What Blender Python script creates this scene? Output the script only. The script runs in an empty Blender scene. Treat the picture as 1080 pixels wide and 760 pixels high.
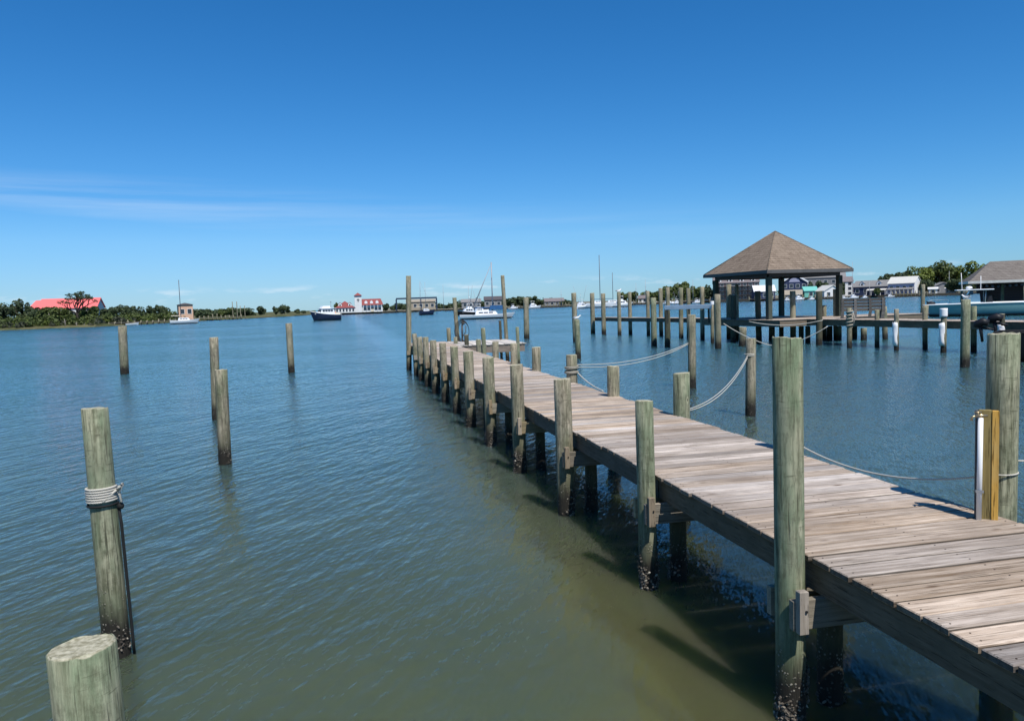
import bpy, bmesh, math, random
from mathutils import Vector, Matrix
random.seed(7)
sc = bpy.context.scene
C = sc.collection
R = math.radians

# ------------------------------------------------------------------ camera
PW, PH, F = 1080.0, 760.0, 811.0          # photo pixels and focal length in photo pixels
EYE = Vector((0, 0, 2.72))                # water level is z = 0
ROLL = 0.033
def cray(px, py): return Vector(((px-PW/2)/F, -(py-PH/2)/F, -1.0))
_v = cray(362, 326)
_n = cray(762, 326-400*ROLL).cross(_v).normalized()
if _n.y < 0: _n = -_n
_Y = _v.normalized(); _X = _Y.cross(_n)
ROT = Matrix((_X, _Y, _n))                # camera axes -> world
FWD = ROT @ Vector((0, 0, -1))
FH = Vector((FWD.x, FWD.y, 0)).normalized()
def ray(px, py): return ROT @ cray(px, py)
def P(px, py, z=0.0):                     # point of the picture on a level plane
    d = ray(px, py); return EYE + d*((z-EYE.z)/d.z)
def hor(px): return 326-ROLL*(px-362)
def Q(px, py, D):                         # point at level distance D along the view
    d = ray(px, py); return EYE + d*(D/(d.x*FH.x+d.y*FH.y))
def G(px, D, z=0.0):
    p = Q(px, hor(px), D); return Vector((p.x, p.y, z))
def dep(p): return p.x*FH.x+p.y*FH.y
def yaw(px): d = ray(px, hor(px)); return math.atan2(-d.x, d.y)   # turn so that local -Y looks at the camera
cam = bpy.data.cameras.new("camera"); co = bpy.data.objects.new("camera", cam); C.objects.link(co)
cam.sensor_width = 36; cam.lens = 36*F/PW; cam.clip_start = .05; cam.clip_end = 20000
M4 = ROT.to_4x4(); M4.translation = EYE; co.matrix_world = M4
sc.camera = co

# ------------------------------------------------------------------ tagging
def tag(o, label=None, cat=None, group=None, kind=None):
    if label: o['label'] = label
    if cat: o['category'] = cat
    if group: o['group'] = group
    if kind: o['kind'] = kind
    return o
def thing(name, label, cat, loc=(0, 0, 0), rz=0, group=None):
    o = bpy.data.objects.new(name, None); C.objects.link(o); o.empty_display_size = .2
    o.location = loc; o.rotation_euler = (0, 0, rz)
    return tag(o, label, cat, group)

# ------------------------------------------------------------------ mesh builder
class MB:
    def __init__(s): s.v = []; s.f = []; s.r = []; s.sm = []; s.cur = 0.0
    def add(s, vs, fs, smooth=False):
        b = len(s.v); s.v += [tuple(v) for v in vs]
        s.r += [s.cur]*len(vs)
        for f in fs: s.f.append(tuple(b+i for i in f)); s.sm.append(smooth)
        return s
    def box(s, x0, x1, y0, y1, z0, z1, m=None):
        vs = [(x, y, z) for z in (z0, z1) for y in (y0, y1) for x in (x0, x1)]
        if m: vs = [m @ Vector(v) for v in vs]
        return s.add(vs, [(0,2,3,1),(4,5,7,6),(0,1,5,4),(2,6,7,3),(0,4,6,2),(1,3,7,5)])
    def bbox(s, x0, x1, y0, y1, z0, z1, b=.004, m=None):      # box with chamfered edges
        vs = []; 
        for (zz, k) in ((z0, b), (z0+b, 0), (z1-b, 0), (z1, b)):
            vs += [(x0+k+ (b if k==0 else 0)*0, y0+k, zz), (x1-k, y0+k, zz), (x1-k, y1-k, zz), (x0+k, y1-k, zz)]
        if m: vs = [m @ Vector(v) for v in vs]
        fs = [(3,2,1,0), (12,13,14,15)]
        for l in range(3):
            for i in range(4): fs.append((l*4+i, l*4+(i+1)%4, l*4+4+(i+1)%4, l*4+4+i))
        return s.add(vs, fs)
    def prism(s, pts, y0, y1, m=None):     # outline in x,z pushed from y0 to y1
        n = len(pts)
        vs = [(x, y0, z) for x, z in pts]+[(x, y1, z) for x, z in pts]
        if m: vs = [m @ Vector(v) for v in vs]
        return s.add(vs, [tuple(range(n)), tuple(range(2*n-1, n-1, -1))]+[(i+n, (i+1)%n+n, (i+1)%n, i) for i in range(n)])
    def slab(s, pts, z0, z1):              # outline in x,y pushed from z0 to z1
        n = len(pts)
        return s.add([(x, y, z0) for x, y in pts]+[(x, y, z1) for x, y in pts],
              [tuple(range(n-1, -1, -1)), tuple(range(n, 2*n))]+[(i, (i+1)%n, (i+1)%n+n, i+n) for i in range(n)])
    def tube(s, pts, r, n=8, caps=True, smooth=True):
        pts = [Vector(p) for p in pts]; N = len(pts)
        rr = r if isinstance(r, (list, tuple)) else [r]*N
        vs = []; up = Vector((0, 0, 1)); pu = None
        for i, p in enumerate(pts):
            t = (pts[min(i+1, N-1)]-pts[max(i-1, 0)]).normalized()
            if pu is None:
                a = up if abs(t.dot(up)) < .95 else Vector((1, 0, 0)); u = t.cross(a).normalized()
            else:
                u = (pu-t*pu.dot(t)).normalized()
            pu = u; w = t.cross(u)
            for k in range(n):
                a = 2*math.pi*k/n; vs.append(p+(u*math.cos(a)+w*math.sin(a))*rr[i])
        fs = [(i*n+k, i*n+(k+1)%n, (i+1)*n+(k+1)%n, (i+1)*n+k) for i in range(N-1) for k in range(n)]
        s.add(vs, fs, smooth)
        if caps:
            b = len(s.v)-len(vs)
            s.f += [tuple(b+k for k in range(n-1, -1, -1)), tuple(b+(N-1)*n+k for k in range(n))]; s.sm += [False, False]
        return s
    def ball(s, c, r, n=8, m=5, sq=(1, 1, 1)):
        vs = []; 
        for j in range(1, m):
            th = math.pi*j/m
            for k in range(n):
                a = 2*math.pi*k/n
                vs.append((c[0]+r*sq[0]*math.sin(th)*math.cos(a), c[1]+r*sq[1]*math.sin(th)*math.sin(a), c[2]+r*sq[2]*math.cos(th)))
        vs += [(c[0], c[1], c[2]+r*sq[2]), (c[0], c[1], c[2]-r*sq[2])]; T = len(vs)-2
        fs = [(k, (k+1)%n, T) [::-1] if 0 else (T, k, (k+1)%n) for k in range(n)]
        fs += [(j*n+k, (j+1)*n+k, (j+1)*n+(k+1)%n, j*n+(k+1)%n) for j in range(m-2) for k in range(n)]
        fs += [((m-2)*n+k, T+1, (m-2)*n+(k+1)%n) for k in range(n)]
        return s.add(vs, fs, True)
    def build(s, name, mat, parent=None, loc=None, rz=0):
        me = bpy.data.meshes.new(name); me.from_pydata(s.v, [], s.f)
        me.polygons.foreach_set('use_smooth', s.sm)
        a = me.attributes.new('rnd', 'FLOAT', 'POINT'); a.data.foreach_set('value', s.r)
        me.materials.append(mat); me.update()
        o = bpy.data.objects.new(name, me); C.objects.link(o)
        if parent: o.parent = parent
        if loc is not None: o.location = loc
        o.rotation_euler.z = rz
        return o

# ------------------------------------------------------------------ materials
class NT:
    def __init__(s, name):
        s.m = bpy.data.materials.new(name); s.m.use_nodes = True; s.t = s.m.node_tree
        s.t.nodes.clear(); s.out = s.n('ShaderNodeOutputMaterial')
    def n(s, k, **kw):
        x = s.t.nodes.new(k)
        for a, b in kw.items(): setattr(x, a, b)
        return x
    def l(s, a, b): s.t.links.new(a, b)
    def set(s, sock, v):
        if hasattr(v, 'is_output'): s.l(v, sock)
        else:
            if isinstance(v, tuple) and len(v) == 3 and sock.type == 'RGBA': v = (*v, 1)
            sock.default_value = v
    def math(s, op, a, b=0.0, clamp=False):
        x = s.n('ShaderNodeMath', operation=op, use_clamp=clamp); s.set(x.inputs[0], a); s.set(x.inputs[1], b); return x.outputs[0]
    def mix(s, f, a, b, blend='MIX'):
        x = s.n('ShaderNodeMix', data_type='RGBA', blend_type=blend); s.set(x.inputs[0], f); s.set(x.inputs[6], a); s.set(x.inputs[7], b); return x.outputs[2]
    def ramp(s, f, a, b):
        x = s.n('ShaderNodeMapRange', clamp=True); s.set(x.inputs[0], f); x.inputs[1].default_value = a; x.inputs[2].default_value = b; return x.outputs[0]
    def noise(s, vec, scale=1.0, detail=3.0, rough=.55, out=0):
        x = s.n('ShaderNodeTexNoise'); s.set(x.inputs['Vector'], vec); x.inputs['Scale'].default_value = scale
        x.inputs['Detail'].default_value = detail; x.inputs['Roughness'].default_value = rough; return x.outputs[out]
    def voro(s, vec, scale, feature='F1', out=0):
        x = s.n('ShaderNodeTexVoronoi', feature=feature); s.set(x.inputs['Vector'], vec); x.inputs['Scale'].default_value = scale; return x.outputs[out]
    def map(s, vec, scale=(1, 1, 1), rot=(0, 0, 0)):
        x = s.n('ShaderNodeMapping'); s.set(x.inputs[0], vec); x.inputs['Scale'].default_value = scale; x.inputs['Rotation'].default_value = rot; return x.outputs[0]
    def vadd(s, a, b):
        x = s.n('ShaderNodeVectorMath', operation='ADD'); s.set(x.inputs[0], a); s.set(x.inputs[1], b); return x.outputs[0]
    def comb(s, x=0., y=0., z=0.):
        c = s.n('ShaderNodeCombineXYZ'); s.set(c.inputs[0], x); s.set(c.inputs[1], y); s.set(c.inputs[2], z); return c.outputs[0]
    def pos(s): return s.n('ShaderNodeNewGeometry').outputs['Position']
    def obj(s): return s.n('ShaderNodeTexCoord').outputs['Object']
    def sep(s, v): x = s.n('ShaderNodeSeparateXYZ'); s.l(v, x.inputs[0]); return x.outputs
    def rand(s): return s.n('ShaderNodeObjectInfo').outputs['Random']
    def attr(s, a): return s.n('ShaderNodeAttribute', attribute_name=a).outputs['Fac']
    def bump(s, h, strength=.5, dist=.01):
        b = s.n('ShaderNodeBump'); s.set(b.inputs['Height'], h); b.inputs['Strength'].default_value = strength; b.inputs['Distance'].default_value = dist; return b.outputs[0]
    def bsdf(s, col, rough=.8, spec=.3, normal=None, metal=0.0):
        p = s.n('ShaderNodeBsdfPrincipled'); s.set(p.inputs['Base Color'], col); s.set(p.inputs['Roughness'], rough)
        s.set(p.inputs['Specular IOR Level'], spec); p.inputs['Metallic'].default_value = metal
        if normal is not None: s.l(normal, p.inputs['Normal'])
        s.l(p.outputs[0], s.out.inputs[0]); return p

def plain(name, col, rough=.6, spec=.3, var=.12, scale=3.0, metal=0.0, bumpy=0.0):
    t = NT(name); o = t.obj(); n = t.noise(o, scale, 4)
    c = t.mix(t.ramp(n, .3, .7), tuple(v*(1-var) for v in col), tuple(min(1, v*(1+var)) for v in col))
    t.bsdf(c, rough, spec, t.bump(n, .4, bumpy) if bumpy else None, metal)
    return t.m

def pile_mat(name, a, b, green, dark=(.022, .02, .016)):
    t = NT(name); o = t.obj(); w = t.pos(); z = t.sep(w)[2]; r = t.rand()
    ov = t.vadd(o, t.comb(t.math('MULTIPLY', r, 37.0), t.math('MULTIPLY', r, 11.0), t.math('MULTIPLY', r, 53.0)))
    grain = t.noise(t.map(ov, (26, 26, 1.3)), 1.6, 8, .72)
    crack = t.noise(t.map(ov, (60, 60, 2.2)), 1.0, 3, .5)
    blot = t.noise(t.map(ov, (5, 5, 1.6)), 1.0, 4, .6)
    col = t.mix(t.ramp(grain, .36, .64), a, b)
    gf = t.math('MULTIPLY', t.ramp(blot, .38, .62), t.math('ADD', .6, t.math('MULTIPLY', r, .4)))
    col = t.mix(gf, col, t.mix(t.ramp(grain, .3, .7), tuple(v*.65 for v in green), tuple(v*1.25 for v in green)))
    col = t.mix(t.math('MULTIPLY', t.ramp(crack, .61, .68), .8), col, tuple(v*.28 for v in a))
    kn = t.voro(t.map(ov, (5.2, 5.2, 2.2)), 1.0)                              # knots
    ft = t.noise(t.map(ov, (9, 9, 9)), 1.0, 6, .7)
    col = t.mix(t.math('MULTIPLY', t.ramp(ft, .50, .66), .5), col, tuple(v*.5 for v in a))
    col = t.mix(t.math('MULTIPLY', t.ramp(t.noise(t.map(ov, (3, 3, .8)), 1.0, 4, .6), .5, .7), .55), col, tuple(v*1.05 for v in b))
    kr = t.math('MULTIPLY', t.ramp(kn, .035, .06), t.math('SUBTRACT', 1.0, t.ramp(kn, .08, .15)))
    col = t.mix(t.math('MULTIPLY', kr, .55), col, tuple(v*1.15 for v in b))
    col = t.mix(t.math('MULTIPLY', t.math('SUBTRACT', 1.0, t.ramp(kn, .03, .06)), .85), col, (.05, .03, .018))
    mo = t.noise(t.map(ov, (46, 46, 12)), 1.0, 4, .65)
    col = t.mix(t.math('MULTIPLY', t.ramp(mo, .50, .64), .45), col, tuple(v*.55 for v in a))
    hc = t.noise(t.map(ov, (7, 7, 70)), 1.0, 2, .5)
    col = t.mix(t.math('MULTIPLY', t.ramp(hc, .66, .72), .5), col, tuple(v*.4 for v in a))
    # bleached sawn top
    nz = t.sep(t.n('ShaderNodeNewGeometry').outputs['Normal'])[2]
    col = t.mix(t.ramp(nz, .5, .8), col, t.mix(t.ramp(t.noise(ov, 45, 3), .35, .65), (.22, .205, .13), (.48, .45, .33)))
    # tide band: wet algae and barnacles
    edge = t.math('ADD', z, t.math('MULTIPLY', t.math('SUBTRACT', t.noise(t.map(ov, (14, 14, 4)), 1, 4), .5), .34))
    al = t.math('SUBTRACT', 1.0, t.ramp(t.math('ADD', z, t.math('MULTIPLY', t.math('SUBTRACT', t.noise(t.map(ov, (9, 9, 1.5)), 1, 5, .65), .5), 1.1)), .38, .80))
    col = t.mix(t.math('MULTIPLY', al, .62), col, t.mix(t.ramp(mo, .4, .6), (.05, .05, .03), (.085, .09, .05)))
    wet = t.math('SUBTRACT', 1.0, t.ramp(edge, .24, .46))
    col = t.mix(wet, col, dark)
    mid = t.math('MULTIPLY', t.ramp(edge, .06, .2), t.math('SUBTRACT', 1.0, t.ramp(edge, .38, .62)))
    bs = t.voro(o, 42); bar = t.math('MULTIPLY', t.math('SUBTRACT', 1.0, t.ramp(bs, .22, .36)), t.math('MULTIPLY', mid, t.ramp(t.noise(ov, 9, 2), .45, .6)))
    col = t.mix(t.math('MULTIPLY', bar, .8), col, (.34, .31, .25))
    h = t.math('ADD', t.math('ADD', grain, t.math('MULTIPLY', t.ramp(crack, .6, .7), -.8)), t.math('MULTIPLY', bar, 2.0))
    t.bsdf(col, .85, .2, t.bump(h, .7, .006))
    return t.m

def wood_mat(name, a, b, c, xs=1.4, ys=30, zs=30, rot=0.0, rough=.85, gap_shade_stains=0.0):
    t = NT(name); o = t.obj(); r = t.attr('rnd'); ro = t.rand()
    off = t.comb(t.math('MULTIPLY', r, 71.0), t.math('MULTIPLY', ro, 17.0), t.math('MULTIPLY', r, 33.0))
    ov = t.vadd(t.map(o, (1, 1, 1), (0, 0, rot)), off)
    g = t.noise(t.map(ov, (xs, ys, zs)), 1, 6, .65)
    f = t.noise(t.map(ov, (xs*2.2, ys*4, zs*4)), 1, 3, .6)
    st = t.noise(t.map(ov, (1.0, 3.5, 3.5)), 1, 4, .6)
    col = t.mix(t.ramp(g, .30, .70), a, b)
    col = t.mix(t.math('MULTIPLY', t.ramp(st, .42, .68), .75), col, c)
    col = t.mix(t.math('MULTIPLY', t.ramp(f, .57, .67), .8), col, tuple(v*.3 for v in a))
    hs = t.n('ShaderNodeHueSaturation'); t.set(hs.inputs['Color'], col)
    t.set(hs.inputs['Value'], t.math('ADD', .66, t.math('MULTIPLY', r, .72)))
    t.set(hs.inputs['Saturation'], t.math('ADD', .7, t.math('MULTIPLY', t.math('FRACT', t.math('MULTIPLY', r, 7.3)), .75)))
    kn = t.voro(t.map(ov, (2.2, 7.0, 7.0)), 1.0)
    cc = t.mix(t.math('MULTIPLY', t.math('SUBTRACT', 1.0, t.ramp(kn, .04, .13)), .8), hs.outputs[0], (.10, .06, .035))
    if gap_shade_stains:                             # shade of the board gaps put into the side colour, plus brown stains
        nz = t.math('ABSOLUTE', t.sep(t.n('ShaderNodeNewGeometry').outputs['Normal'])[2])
        cc = t.mix(t.math('MULTIPLY', t.math('SUBTRACT', 1.0, t.ramp(nz, .3, .8)), gap_shade_stains), cc, (.045, .038, .03))
        sp_ = t.noise(t.map(o, (.55, .55, .55)), 1.0, 5, .65)
        cc = t.mix(t.math('MULTIPLY', t.ramp(sp_, .48, .64), .55), cc, (.21, .165, .13))
    t.bsdf(cc, rough, .2, t.bump(t.math('SUBTRACT', g, t.ramp(f, .55, .7)), .5, .004))
    return t.m

def leaf_mat(name, a, b, c):
    t = NT(name); w = t.pos(); r = t.attr('rnd')
    n = t.noise(w, .35, 3); col = t.mix(t.ramp(n, .35, .65), a, b); col = t.mix(t.math('MULTIPLY', r, .8), col, c)
    p = t.bsdf(col, .6, .25)
    tr = t.n('ShaderNodeBsdfTranslucent'); t.set(tr.inputs[0], col); mx = t.n('ShaderNodeMixShader'); mx.inputs[0].default_value = .25
    t.l(p.outputs[0], mx.inputs[1]); t.l(tr.outputs[0], mx.inputs[2]); t.l(mx.outputs[0], t.out.inputs[0])
    return t.m

def shingle_mat(name, a, b, scale=1.0):
    t = NT(name); o = t.obj(); s = t.sep(o)
    # courses follow height, tabs follow the run of the roof
    u = t.math('ADD', s[0], s[1]); v = t.math('MULTIPLY', s[2], 1.0)
    br = t.n('ShaderNodeTexBrick'); t.set(br.inputs['Vector'], t.comb(u, v, 0.0)); br.inputs['Scale'].default_value = 1.0
    br.inputs['Brick Width'].default_value = .24*scale; br.inputs['Row Height'].default_value = .10*scale; br.inputs['Mortar Size'].default_value = .012*scale
    br.inputs['Color1'].default_value = (*a, 1); br.inputs['Color2'].default_value = (*b, 1); br.inputs['Mortar'].default_value = (*[x*.4 for x in a], 1)
    n = t.noise(o, 2.0, 5, .65); n2 = t.noise(o, 14.0, 2)
    col = t.mix(t.ramp(n, .35, .7), br.outputs[0], tuple(x*.75 for x in b)); col = t.mix(t.math('MULTIPLY', t.ramp(n2, .45, .75), .4), col, tuple(x*1.35 for x in b))
    t.bsdf(col, .9, .1, t.bump(n2, .5, .01)); return t.m

def siding_mat(name, col, pitch=.2, gap=.35):
    t = NT(name); o = t.obj(); s = t.sep(o)
    f = t.math('FRACT', t.math('DIVIDE', s[2], pitch)); n = t.noise(o, 1.2, 4)
    c = t.mix(t.ramp(f, .0, .14), tuple(x*gap for x in col), col); c = t.mix(t.math('MULTIPLY', t.ramp(n, .4, .75), .25), c, tuple(x*.6 for x in col))
    t.bsdf(c, .7, .25); return t.m

M = {}
M['pile'] = pile_mat('weathered_pile', (.135, .12, .08), (.44, .385, .28), (.17, .185, .11))
M['pile_green'] = pile_mat('green_treated_pile', (.125, .13, .075), (.43, .42, .29), (.155, .205, .12))
M['pile_dark'] = pile_mat('shaded_old_pile', (.06, .055, .04), (.12, .11, .08), (.06, .075, .045))  # darker copy of the pile wood with shade put into its colour
M['deck'] = wood_mat('weathered_deck_boards', (.185, .135, .095), (.67, .585, .50), (.31, .26, .215), rot=0.0, gap_shade_stains=.72)
M['paledeck'] = wood_mat('pale_newer_deck_boards', (.46, .42, .37), (.80, .76, .70), (.56, .52, .46), xs=30, ys=1.4, gap_shade_stains=.6)
M['tanbeam'] = wood_mat('tan_timber_fascia', (.26, .19, .13), (.46, .35, .25), (.30, .23, .16))
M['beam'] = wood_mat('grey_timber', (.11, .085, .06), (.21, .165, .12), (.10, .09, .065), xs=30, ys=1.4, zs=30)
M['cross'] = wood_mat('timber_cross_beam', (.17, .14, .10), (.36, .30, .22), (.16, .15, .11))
M['block'] = wood_mat('pale_timber_block', (.22, .18, .13), (.44, .37, .29), (.28, .23, .17), xs=30, ys=30, zs=1.5)
M['newwood'] = wood_mat('fresh_treated_post', (.34, .20, .065), (.52, .34, .13), (.36, .26, .12), xs=34, ys=34, zs=1.0)
M['postwood'] = wood_mat('olive_brown_post', (.16, .125, .06), (.30, .24, .12), (.20, .17, .09), xs=34, ys=34, zs=1.0)
M['greywood'] = wood_mat('old_grey_wood', (.09, .085, .075), (.20, .19, .17), (.12, .11, .10))
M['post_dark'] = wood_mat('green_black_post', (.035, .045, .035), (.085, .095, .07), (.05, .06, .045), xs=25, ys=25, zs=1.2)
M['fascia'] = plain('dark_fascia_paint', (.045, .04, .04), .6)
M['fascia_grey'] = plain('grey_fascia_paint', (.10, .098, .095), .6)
M['shingle'] = shingle_mat('brown_shingles', (.15, .113, .084), (.27, .212, .16), 1.3)
M['shingle_grey'] = shingle_mat('grey_brown_shingles', (.14, .12, .105), (.22, .195, .17), 1.8)
M['white'] = plain('white_paint', (.80, .80, .79), .4, .4, .04)
M['gelcoat'] = plain('white_gelcoat', (.80, .81, .82), .2, .5, .02)
M['cream'] = plain('cream_paint', (.62, .55, .42), .6)
M['navy'] = plain('navy_hull_paint', (.012, .022, .06), .25, .5)
M['black'] = plain('black_paint', (.012, .012, .014), .5, .3)
M['seafoam'] = plain('sea_green_gelcoat', (.19, .36, .36), .25, .5, .05)
M['bottom'] = plain('dark_bottom_paint', (.03, .035, .04), .6)
M['blue_canvas'] = plain('blue_canvas', (.02, .09, .22), .85)
M['teal'] = siding_mat('teal_siding', (.16, .48, .42))
M['window'] = plain('dark_window_glass', (.03, .04, .055), .08, .6)
M['metal'] = plain('grey_metal', (.42, .43, .44), .35, .5, metal=.7)
M['mast'] = plain('grey_mast_alloy', (.30, .31, .33), .45, .5)
M['dmast'] = plain('dark_mast_alloy', (.09, .10, .12), .45, .5)
M['zinc'] = plain('dull_zinc_top', (.33, .40, .47), .3, .5, metal=.6)
M['brass'] = plain('dull_brass', (.42, .33, .20), .35, .5, metal=.8)
M['pvc'] = plain('white_pvc_pipe', (.78, .78, .76), .35, .4, .03)
M['rope'] = None
M['darkrope'] = plain('black_line', (.012, .013, .013), .8)
M['rubber'] = plain('black_rubber', (.015, .015, .016), .6)
M['red_roof'] = plain('red_tile_roof', (.24, .065, .06), .7, var=.2)
M['pink_roof'] = plain('bright_red_metal_roof', (.80, .17, .16), .5, var=.05)
M['wall_white'] = siding_mat('white_siding', (.74, .73, .70), .22, .7)
M['wall_lav'] = siding_mat('lavender_grey_siding', (.36, .37, .50), .3, .6)
M['wall_blue'] = siding_mat('dark_blue_siding', (.03, .045, .10), .3, .6)
M['wall_inn'] = siding_mat('mauve_brown_siding', (.13, .095, .10), .3, .6)
M['wall_tan'] = siding_mat('tan_siding', (.36, .31, .24), .3, .6)
M['wall_peach'] = plain('peach_stucco', (.62, .40, .28), .8)
M['wall_grey'] = siding_mat('grey_siding', (.24, .24, .24), .3, .6)
M['wall_pink'] = siding_mat('pink_siding', (.50, .27, .22), .3, .6)
M['roof_light'] = plain('pale_metal_roof', (.60, .58, .52), .5)
M['roof_white'] = plain('white_metal_roof', (.74, .74, .73), .45)
M['roof_grey'] = plain('grey_shingle_roof', (.22, .215, .21), .9, .1, .25)
M['roof_dark'] = plain('dark_shingle_roof', (.09, .085, .09), .9, .1, .25)
M['roof_beige'] = plain('beige_shingle_roof', (.32, .28, .22), .9, .1, .25)
M['roof_mauve'] = plain('mauve_grey_shingle_roof', (.19, .165, .165), .9, .1, .25)
M['steel_blue'] = plain('blue_black_steel', (.02, .035, .07), .5)
M['bulkhead'] = wood_mat('dark_bulkhead_timber', (.03, .028, .025), (.08, .07, .055), (.05, .05, .04), xs=8, ys=8, zs=1)
M['bark'] = plain('grey_bark', (.10, .085, .07), .9, .1, .3, 8)
M['deadwood'] = plain('bleached_dead_wood', (.22, .20, .17), .9, .1, .3, 8)
M['darkbark'] = plain('dark_bark', (.05, .042, .036), .9, .1, .3, 8)
M['leaf_dark'] = leaf_mat('dark_evergreen_leaves', (.036, .060, .028), (.080, .105, .042), (.055, .080, .038))
M['leaf_mid'] = leaf_mat('mid_green_leaves', (.055, .085, .024), (.125, .16, .040), (.07, .09, .03))
M['leaf_bright'] = leaf_mat('bright_green_leaves', (.085, .125, .022), (.19, .23, .04), (.11, .14, .03))
M['leaf_grey'] = leaf_mat('grey_green_leaves', (.055, .065, .042), (.11, .115, .075), (.06, .07, .045))
M['shell'] = None
def rope_mat(name, col):
    t = NT(name); o = t.obj(); s = t.sep(o)
    tw = t.math('SINE', t.math('MULTIPLY', t.math('ADD', t.math('ADD', s[0], s[1]), s[2]), 420.0))
    t.bsdf(t.mix(t.ramp(tw, -1, 1), tuple(v*.6 for v in col), col), .8, .2, t.bump(tw, .4, .002)); return t.m
M['rope'] = rope_mat('white_rope', (.62, .59, .51))
M['tanrope'] = rope_mat('grey_tan_rope', (.40, .37, .30))
t = NT('oyster_shell'); n_ = t.noise(t.obj(), 55, 3); r_ = t.attr('rnd')
t.bsdf(t.mix(r_, t.mix(t.ramp(n_, .35, .65), (.035, .028, .022), (.13, .11, .085)), (.40, .36, .29)), .7, .3); M['shell'] = t.m

# ------------------------------------------------------------------ sky and sun
SUN_EL, SUN_AZ = R(58), R(168)            # the sun stands behind the camera, a little to its right
w = bpy.data.worlds.new("World"); sc.world = w; w.use_nodes = True
wt = w.node_tree; wt.nodes.clear()
def wn(k, **kw):
    x = wt.nodes.new(k)
    for a, b in kw.items(): setattr(x, a, b)
    return x
sky = wn('ShaderNodeTexSky'); sky.sky_type = 'NISHITA'; sky.sun_disc = False
sky.sun_elevation = SUN_EL; sky.sun_rotation = SUN_AZ; sky.altitude = 0; sky.air_density = 1.0; sky.dust_density = 0.0; sky.ozone_density = 1.6
tc = wn('ShaderNodeTexCoord'); sp = wn('ShaderNodeSeparateXYZ'); wt.links.new(tc.outputs['Generated'], sp.inputs[0])
def wm(op, a, b=0.0, clamp=False):
    x = wn('ShaderNodeMath', operation=op, use_clamp=clamp)
    for i, v in ((0, a), (1, b)):
        if hasattr(v, 'is_output'): wt.links.new(v, x.inputs[i])
        else: x.inputs[i].default_value = v
    return x.outputs[0]
def wr(f, a, b):
    x = wn('ShaderNodeMapRange', clamp=True); wt.links.new(f, x.inputs[0]); x.inputs[1].default_value = a; x.inputs[2].default_value = b; return x.outputs[0]
def wnoise(scale, mp, det=4, ro=.55):
    m_ = wn('ShaderNodeMapping'); wt.links.new(tc.outputs['Generated'], m_.inputs[0]); m_.inputs['Scale'].default_value = mp
    x = wn('ShaderNodeTexNoise'); wt.links.new(m_.outputs[0], x.inputs['Vector']); x.inputs['Scale'].default_value = scale
    x.inputs['Detail'].default_value = det; x.inputs['Roughness'].default_value = ro; return x.outputs[0]
zc = sp.outputs[2]
# clearer, bluer air than the model's: one response curve per channel over the whole sky
sx = wn('ShaderNodeSeparateColor'); wt.links.new(sky.outputs[0], sx.inputs[0]); cx = wn('ShaderNodeCombineColor')
low = wm('SUBTRACT', 1.0, wr(zc, 0.0, .085))
for i_, (g_, k_, a_) in enumerate(((1.73, .0126, .50), (1.12, .0628, .21), (1.05, .111, .06))):
    wt.links.new(wm('MULTIPLY', wm('MULTIPLY', wm('POWER', sx.outputs[i_], g_), k_/.105*.90), wm('SUBTRACT', 1.0, wm('MULTIPLY', low, a_))), cx.inputs[i_])
n1 = wnoise(1.6, (1, 1, 9), 5, .6); xc = sp.outputs[0]
zz = wm('ADD', wm('ADD', zc, wm('MULTIPLY', xc, .055)), wm('MULTIPLY', wm('SUBTRACT', n1, .5), .05))
band = wm('MULTIPLY', wm('MULTIPLY', wr(zz, .098, .115), wm('SUBTRACT', 1.0, wr(zz, .119, .148))), wm('SUBTRACT', 1.0, wr(xc, -.2, .62)))
wisp = wm('MULTIPLY', wm('MULTIPLY', band, wr(wnoise(2.2, (1, 1, 26), 6, .62), .38, .72)), .26)
b2 = wm('MULTIPLY', wr(zc, .010, .018), wm('SUBTRACT', 1.0, wr(zc, .022, .034)))
cum = wm('MULTIPLY', wm('MULTIPLY', b2, wr(wnoise(11, (1, 1, 5.5), 5, .6), .54, .66)), .5)
mx = wn('ShaderNodeMix', data_type='RGBA'); wt.links.new(wm('ADD', wisp, cum, True), mx.inputs[0])
wt.links.new(cx.outputs[0], mx.inputs[6]); mx.inputs[7].default_value = (7.2, 8.0, 8.8, 1)
bg = wn('ShaderNodeBackground'); bg.inputs[1].default_value = .105
wt.links.new(mx.outputs[2], bg.inputs[0]); wo = wn('ShaderNodeOutputWorld'); wt.links.new(bg.outputs[0], wo.inputs[0])
sl = bpy.data.lights.new("sun", 'SUN'); sl.energy = 4.8; sl.angle = R(.5); sl.color = (1, .955, .89)
so = bpy.data.objects.new("sun", sl); C.objects.link(so)
sd = Vector((math.sin(SUN_AZ)*math.cos(SUN_EL), math.cos(SUN_AZ)*math.cos(SUN_EL), math.sin(SUN_EL)))
so.rotation_euler = sd.to_track_quat('Z', 'Y').to_euler(); so.location = (0, -20, 40)
sc.view_settings.view_transform = 'Standard'; sc.view_settings.look = 'None'; sc.view_settings.exposure = 0.15; sc.view_settings.gamma = 1.0

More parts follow.
